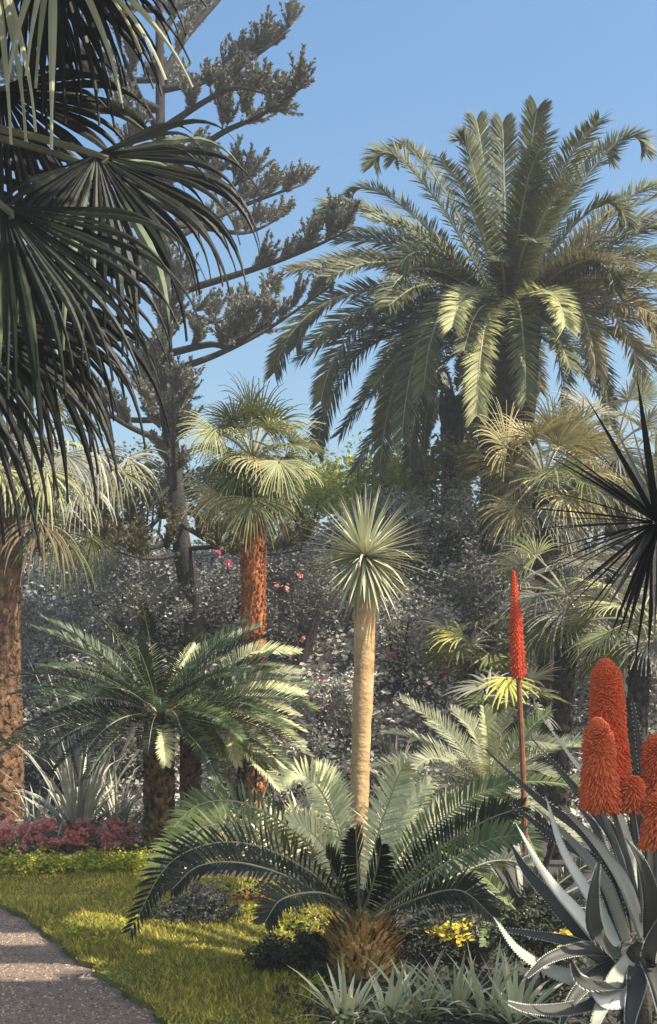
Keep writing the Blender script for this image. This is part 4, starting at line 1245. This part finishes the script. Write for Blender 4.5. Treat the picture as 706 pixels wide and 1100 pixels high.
for (px, py, r, nn) in [(225, 985, 0.2, 160), (60, 992, 0.06, 60), (85, 1012, 0.07, 80), (105, 1022, 0.08, 120), (120, 1012, 0.08, 100), (135, 1000, 0.07, 80), (262, 985, 0.2, 200), (290, 985, 0.2, 200), (300, 1005, .12, 120), (330, 1000, .15, 160)]:
    g_ = G(px, py)
    cloud(mb, [((g_.x, g_.y, 0.06), (r * 1.3, r, 0.05))], nn, 0.02, 12, 0.3, 0.4, 0.6)
o = mb.build('ground_cover', M['lime'])
tag(o, 'lime green low border foliage edging the lawn', 'ground cover', None, 'stuff')

# ------------------------------------------------------------------ unseen tree beyond the right edge, shaped to shade the path
R.seed(110)
def shade_tree(x, y, h, lobes, n, size):
    root = thing('shade_tree', Vector((x, y, 0)), 'unseen leafy tree beyond the right edge, its crown shaped to shade the path', 'tree')
    mb = MB()
    mb.tube(curve([Vector((x, y, -.2)), Vector((x + .2, y + .1, h * .5)), Vector((x, y, h))], 14), [0.28 - 0.012 * i for i in range(15)], 10, 0.06)
    for (c, r) in lobes:
        c = Vector(c)
        mb.tube(curve([Vector((x, y, h * 0.6)), Vector((x, y, h * 0.6)).lerp(c, 0.6) + Z * 0.3, c], 8), [0.11 - 0.011 * i for i in range(9)], 7)
    mb.build('trunk', M['bark'], root)
    mb = MB()
    cloud(mb, lobes, n, size, 140, 0.2, 0.4, 0.5, 0.35)
    mb.build('crown', M['sh_dark'], root)


# ------------------------------------------------------------------ light and camera
SUN_EL = math.radians(50)
to_sun = Vector((0.93, -0.37, 0)).normalized() * math.cos(SUN_EL) + Z * math.sin(SUN_EL)


def src(px, py, z):
    """point at height z that shades the ground seen at px, py"""
    g_ = G(px, py)
    return g_ + to_sun * (z / to_sun.z)


def shaded(px, py):
    """whether the ground seen at px, py lies in the tree's shade"""
    w = 5 * math.sin(px * 0.05) + 3 * math.sin(px * 0.13 + 1)
    if 1001 + w * 0.3 < py < 1016 + w * 0.4 and px < 50:
        return False
    if 1034 + w * 0.3 < py < 1055 + w * 0.3 and px < 116:
        return False
    if px < 175:
        if py < 944 + w or (px > 60 and 990 + w - (px - 60) * 0.05 < py < 1008 + (px - 60) * 0.25 + w and px > 40 + (py - 975) * 0.9):
            return False
        return True
    if px < 340:
        return py > 1034 + w or (948 < py < 985 + w and px < 250)
    return False


def shade_tree(x, y, h):  # crown leaves placed out of view, wherever they cast the wanted shade
    root = thing('shade_tree', Vector((x, y, 0)), 'unseen leafy tree beyond the right edge, its crown shaped to shade the path', 'tree')
    pts = []
    while len(pts) < 52000:
        px, py = rnd(-110, 350), 940 + 185 * R.random()
        if not shaded(px, py):
            continue
        z = h + 0.6 * math.sin(px * 0.03) + R.uniform(-0.7, 0.7)
        g_ = G(px, py)
        p = g_ + to_sun * (z / to_sun.z)
        while p.y > 0.3 and CX + p.x / p.y * F < 760 and HY - (p.z - CH) / p.y * F > -40:
            z += 0.3
            p = g_ + to_sun * (z / to_sun.z)
        if R.random() < (g_.y / 12) ** 3:
            pts.append(tuple(p))
    P = np.array(pts)
    m = P.mean(0)
    mb = MB()
    fork = Vector((x, y, h * 0.55))
    mb.tube(curve([Vector((x, y, -.2)), Vector((x + .15, y + .1, h * .3)), fork], 14), [0.26 - 0.009 * i for i in range(15)], 10, 0.06)
    for k in range(16):
        c = Vector(pts[k * 3200])
        mb.tube(curve([fork - Z * 0.1, fork.lerp(c, 0.55) + Z * 0.35, c], 8), [0.1 - 0.0115 * i for i in range(9)], 7)
    mb.build('trunk', M['bark'], root)
    mb = MB()
    n = len(P)
    a = unit(n); a[:, 2] *= 0.5
    bb = np.cross(a, unit(n)); bb /= np.linalg.norm(bb, axis=1)[:, None] + 1e-6
    sz = 0.072 * (0.6 + 0.8 * NR.random((n, 1)))
    mb.quads(P, a * sz, bb * sz * 0.5)
    mb.build('crown', M['sh_dark'], root)


shade_tree(4.6, 5.0, 7.9)

sun = bpy.data.lights.new('sun', 'SUN')
sun.energy = 4.2
sun.angle = math.radians(0.53)
sun.color = (1.0, 0.92, 0.79)
so = bpy.data.objects.new('sun', sun)
so.rotation_euler = to_sun.to_track_quat('Z', 'Y').to_euler()
so.location = (30, -20, 40)
COL.objects.link(so)

w = bpy.data.worlds.new('World')
sc.world = w
w.use_nodes = True
nt = w.node_tree
nt.nodes.clear()
sky = nt.nodes.new('ShaderNodeTexSky')
sky.sky_type = 'NISHITA'
sky.sun_disc = False
sky.sun_elevation = SUN_EL
sky.sun_rotation = math.atan2(to_sun.x, to_sun.y)
sky.air_density = 1.45
sky.dust_density = 3.0
sky.ozone_density = 1.6
bg = nt.nodes.new('ShaderNodeBackground')
bg.inputs[1].default_value = 0.105
ow = nt.nodes.new('ShaderNodeOutputWorld')
hs = nt.nodes.new('ShaderNodeHueSaturation')
hs.inputs['Hue'].default_value = 0.499
hs.inputs['Saturation'].default_value = 1.32
nt.links.new(sky.outputs[0], hs.inputs['Color'])
nt.links.new(hs.outputs[0], bg.inputs[0])
nt.links.new(bg.outputs[0], ow.inputs[0])

hz = MB()
hz.v = [Vector((x, y, z)) for z in (-1.5, 19.5) for y in (-3100, 4200) for x in (-3100, 3100)]
hz.f = [(0, 2, 3, 1), (4, 5, 7, 6), (0, 1, 5, 4), (1, 3, 7, 5), (3, 2, 6, 7), (2, 0, 4, 6)]
hm, hnt, hnd, hlk = nodes_of('garden haze')
ho = hnd.new('ShaderNodeOutputMaterial')
hv = hnd.new('ShaderNodeVolumePrincipled')
hv.inputs['Color'].default_value = (0.93, 0.95, 0.97, 1)
hv.inputs['Density'].default_value = 0.0026
hv.inputs['Anisotropy'].default_value = 0.2
hlk.new(hv.outputs[0], ho.inputs['Volume'])
o = hz.build('haze', hm)
tag(o, 'thin pale haze softening the far planting and low sky', 'haze', None, 'stuff')

cam = bpy.data.cameras.new('camera')
cam.sensor_fit = 'VERTICAL'
cam.sensor_height = 24
cam.lens = 24 * F / 1100
cam.shift_y = (HY - 550) / 1100
cam.shift_x = 0
cam.clip_start = 0.05
cam.clip_end = 9000
co = bpy.data.objects.new('camera', cam)
co.location = (0, 0, CH)
co.rotation_euler = (math.radians(90), 0, 0)
COL.objects.link(co)
sc.camera = co
vs = sc.view_settings
vs.view_transform = 'Standard'
vs.look = 'None'
vs.exposure = 0.95
vs.gamma = 1.0
vs.use_curve_mapping = False
sc.cycles.max_bounces = 6
sc.cycles.diffuse_bounces = 3
sc.cycles.transmission_bounces = 3
sc.cycles.use_denoising = True
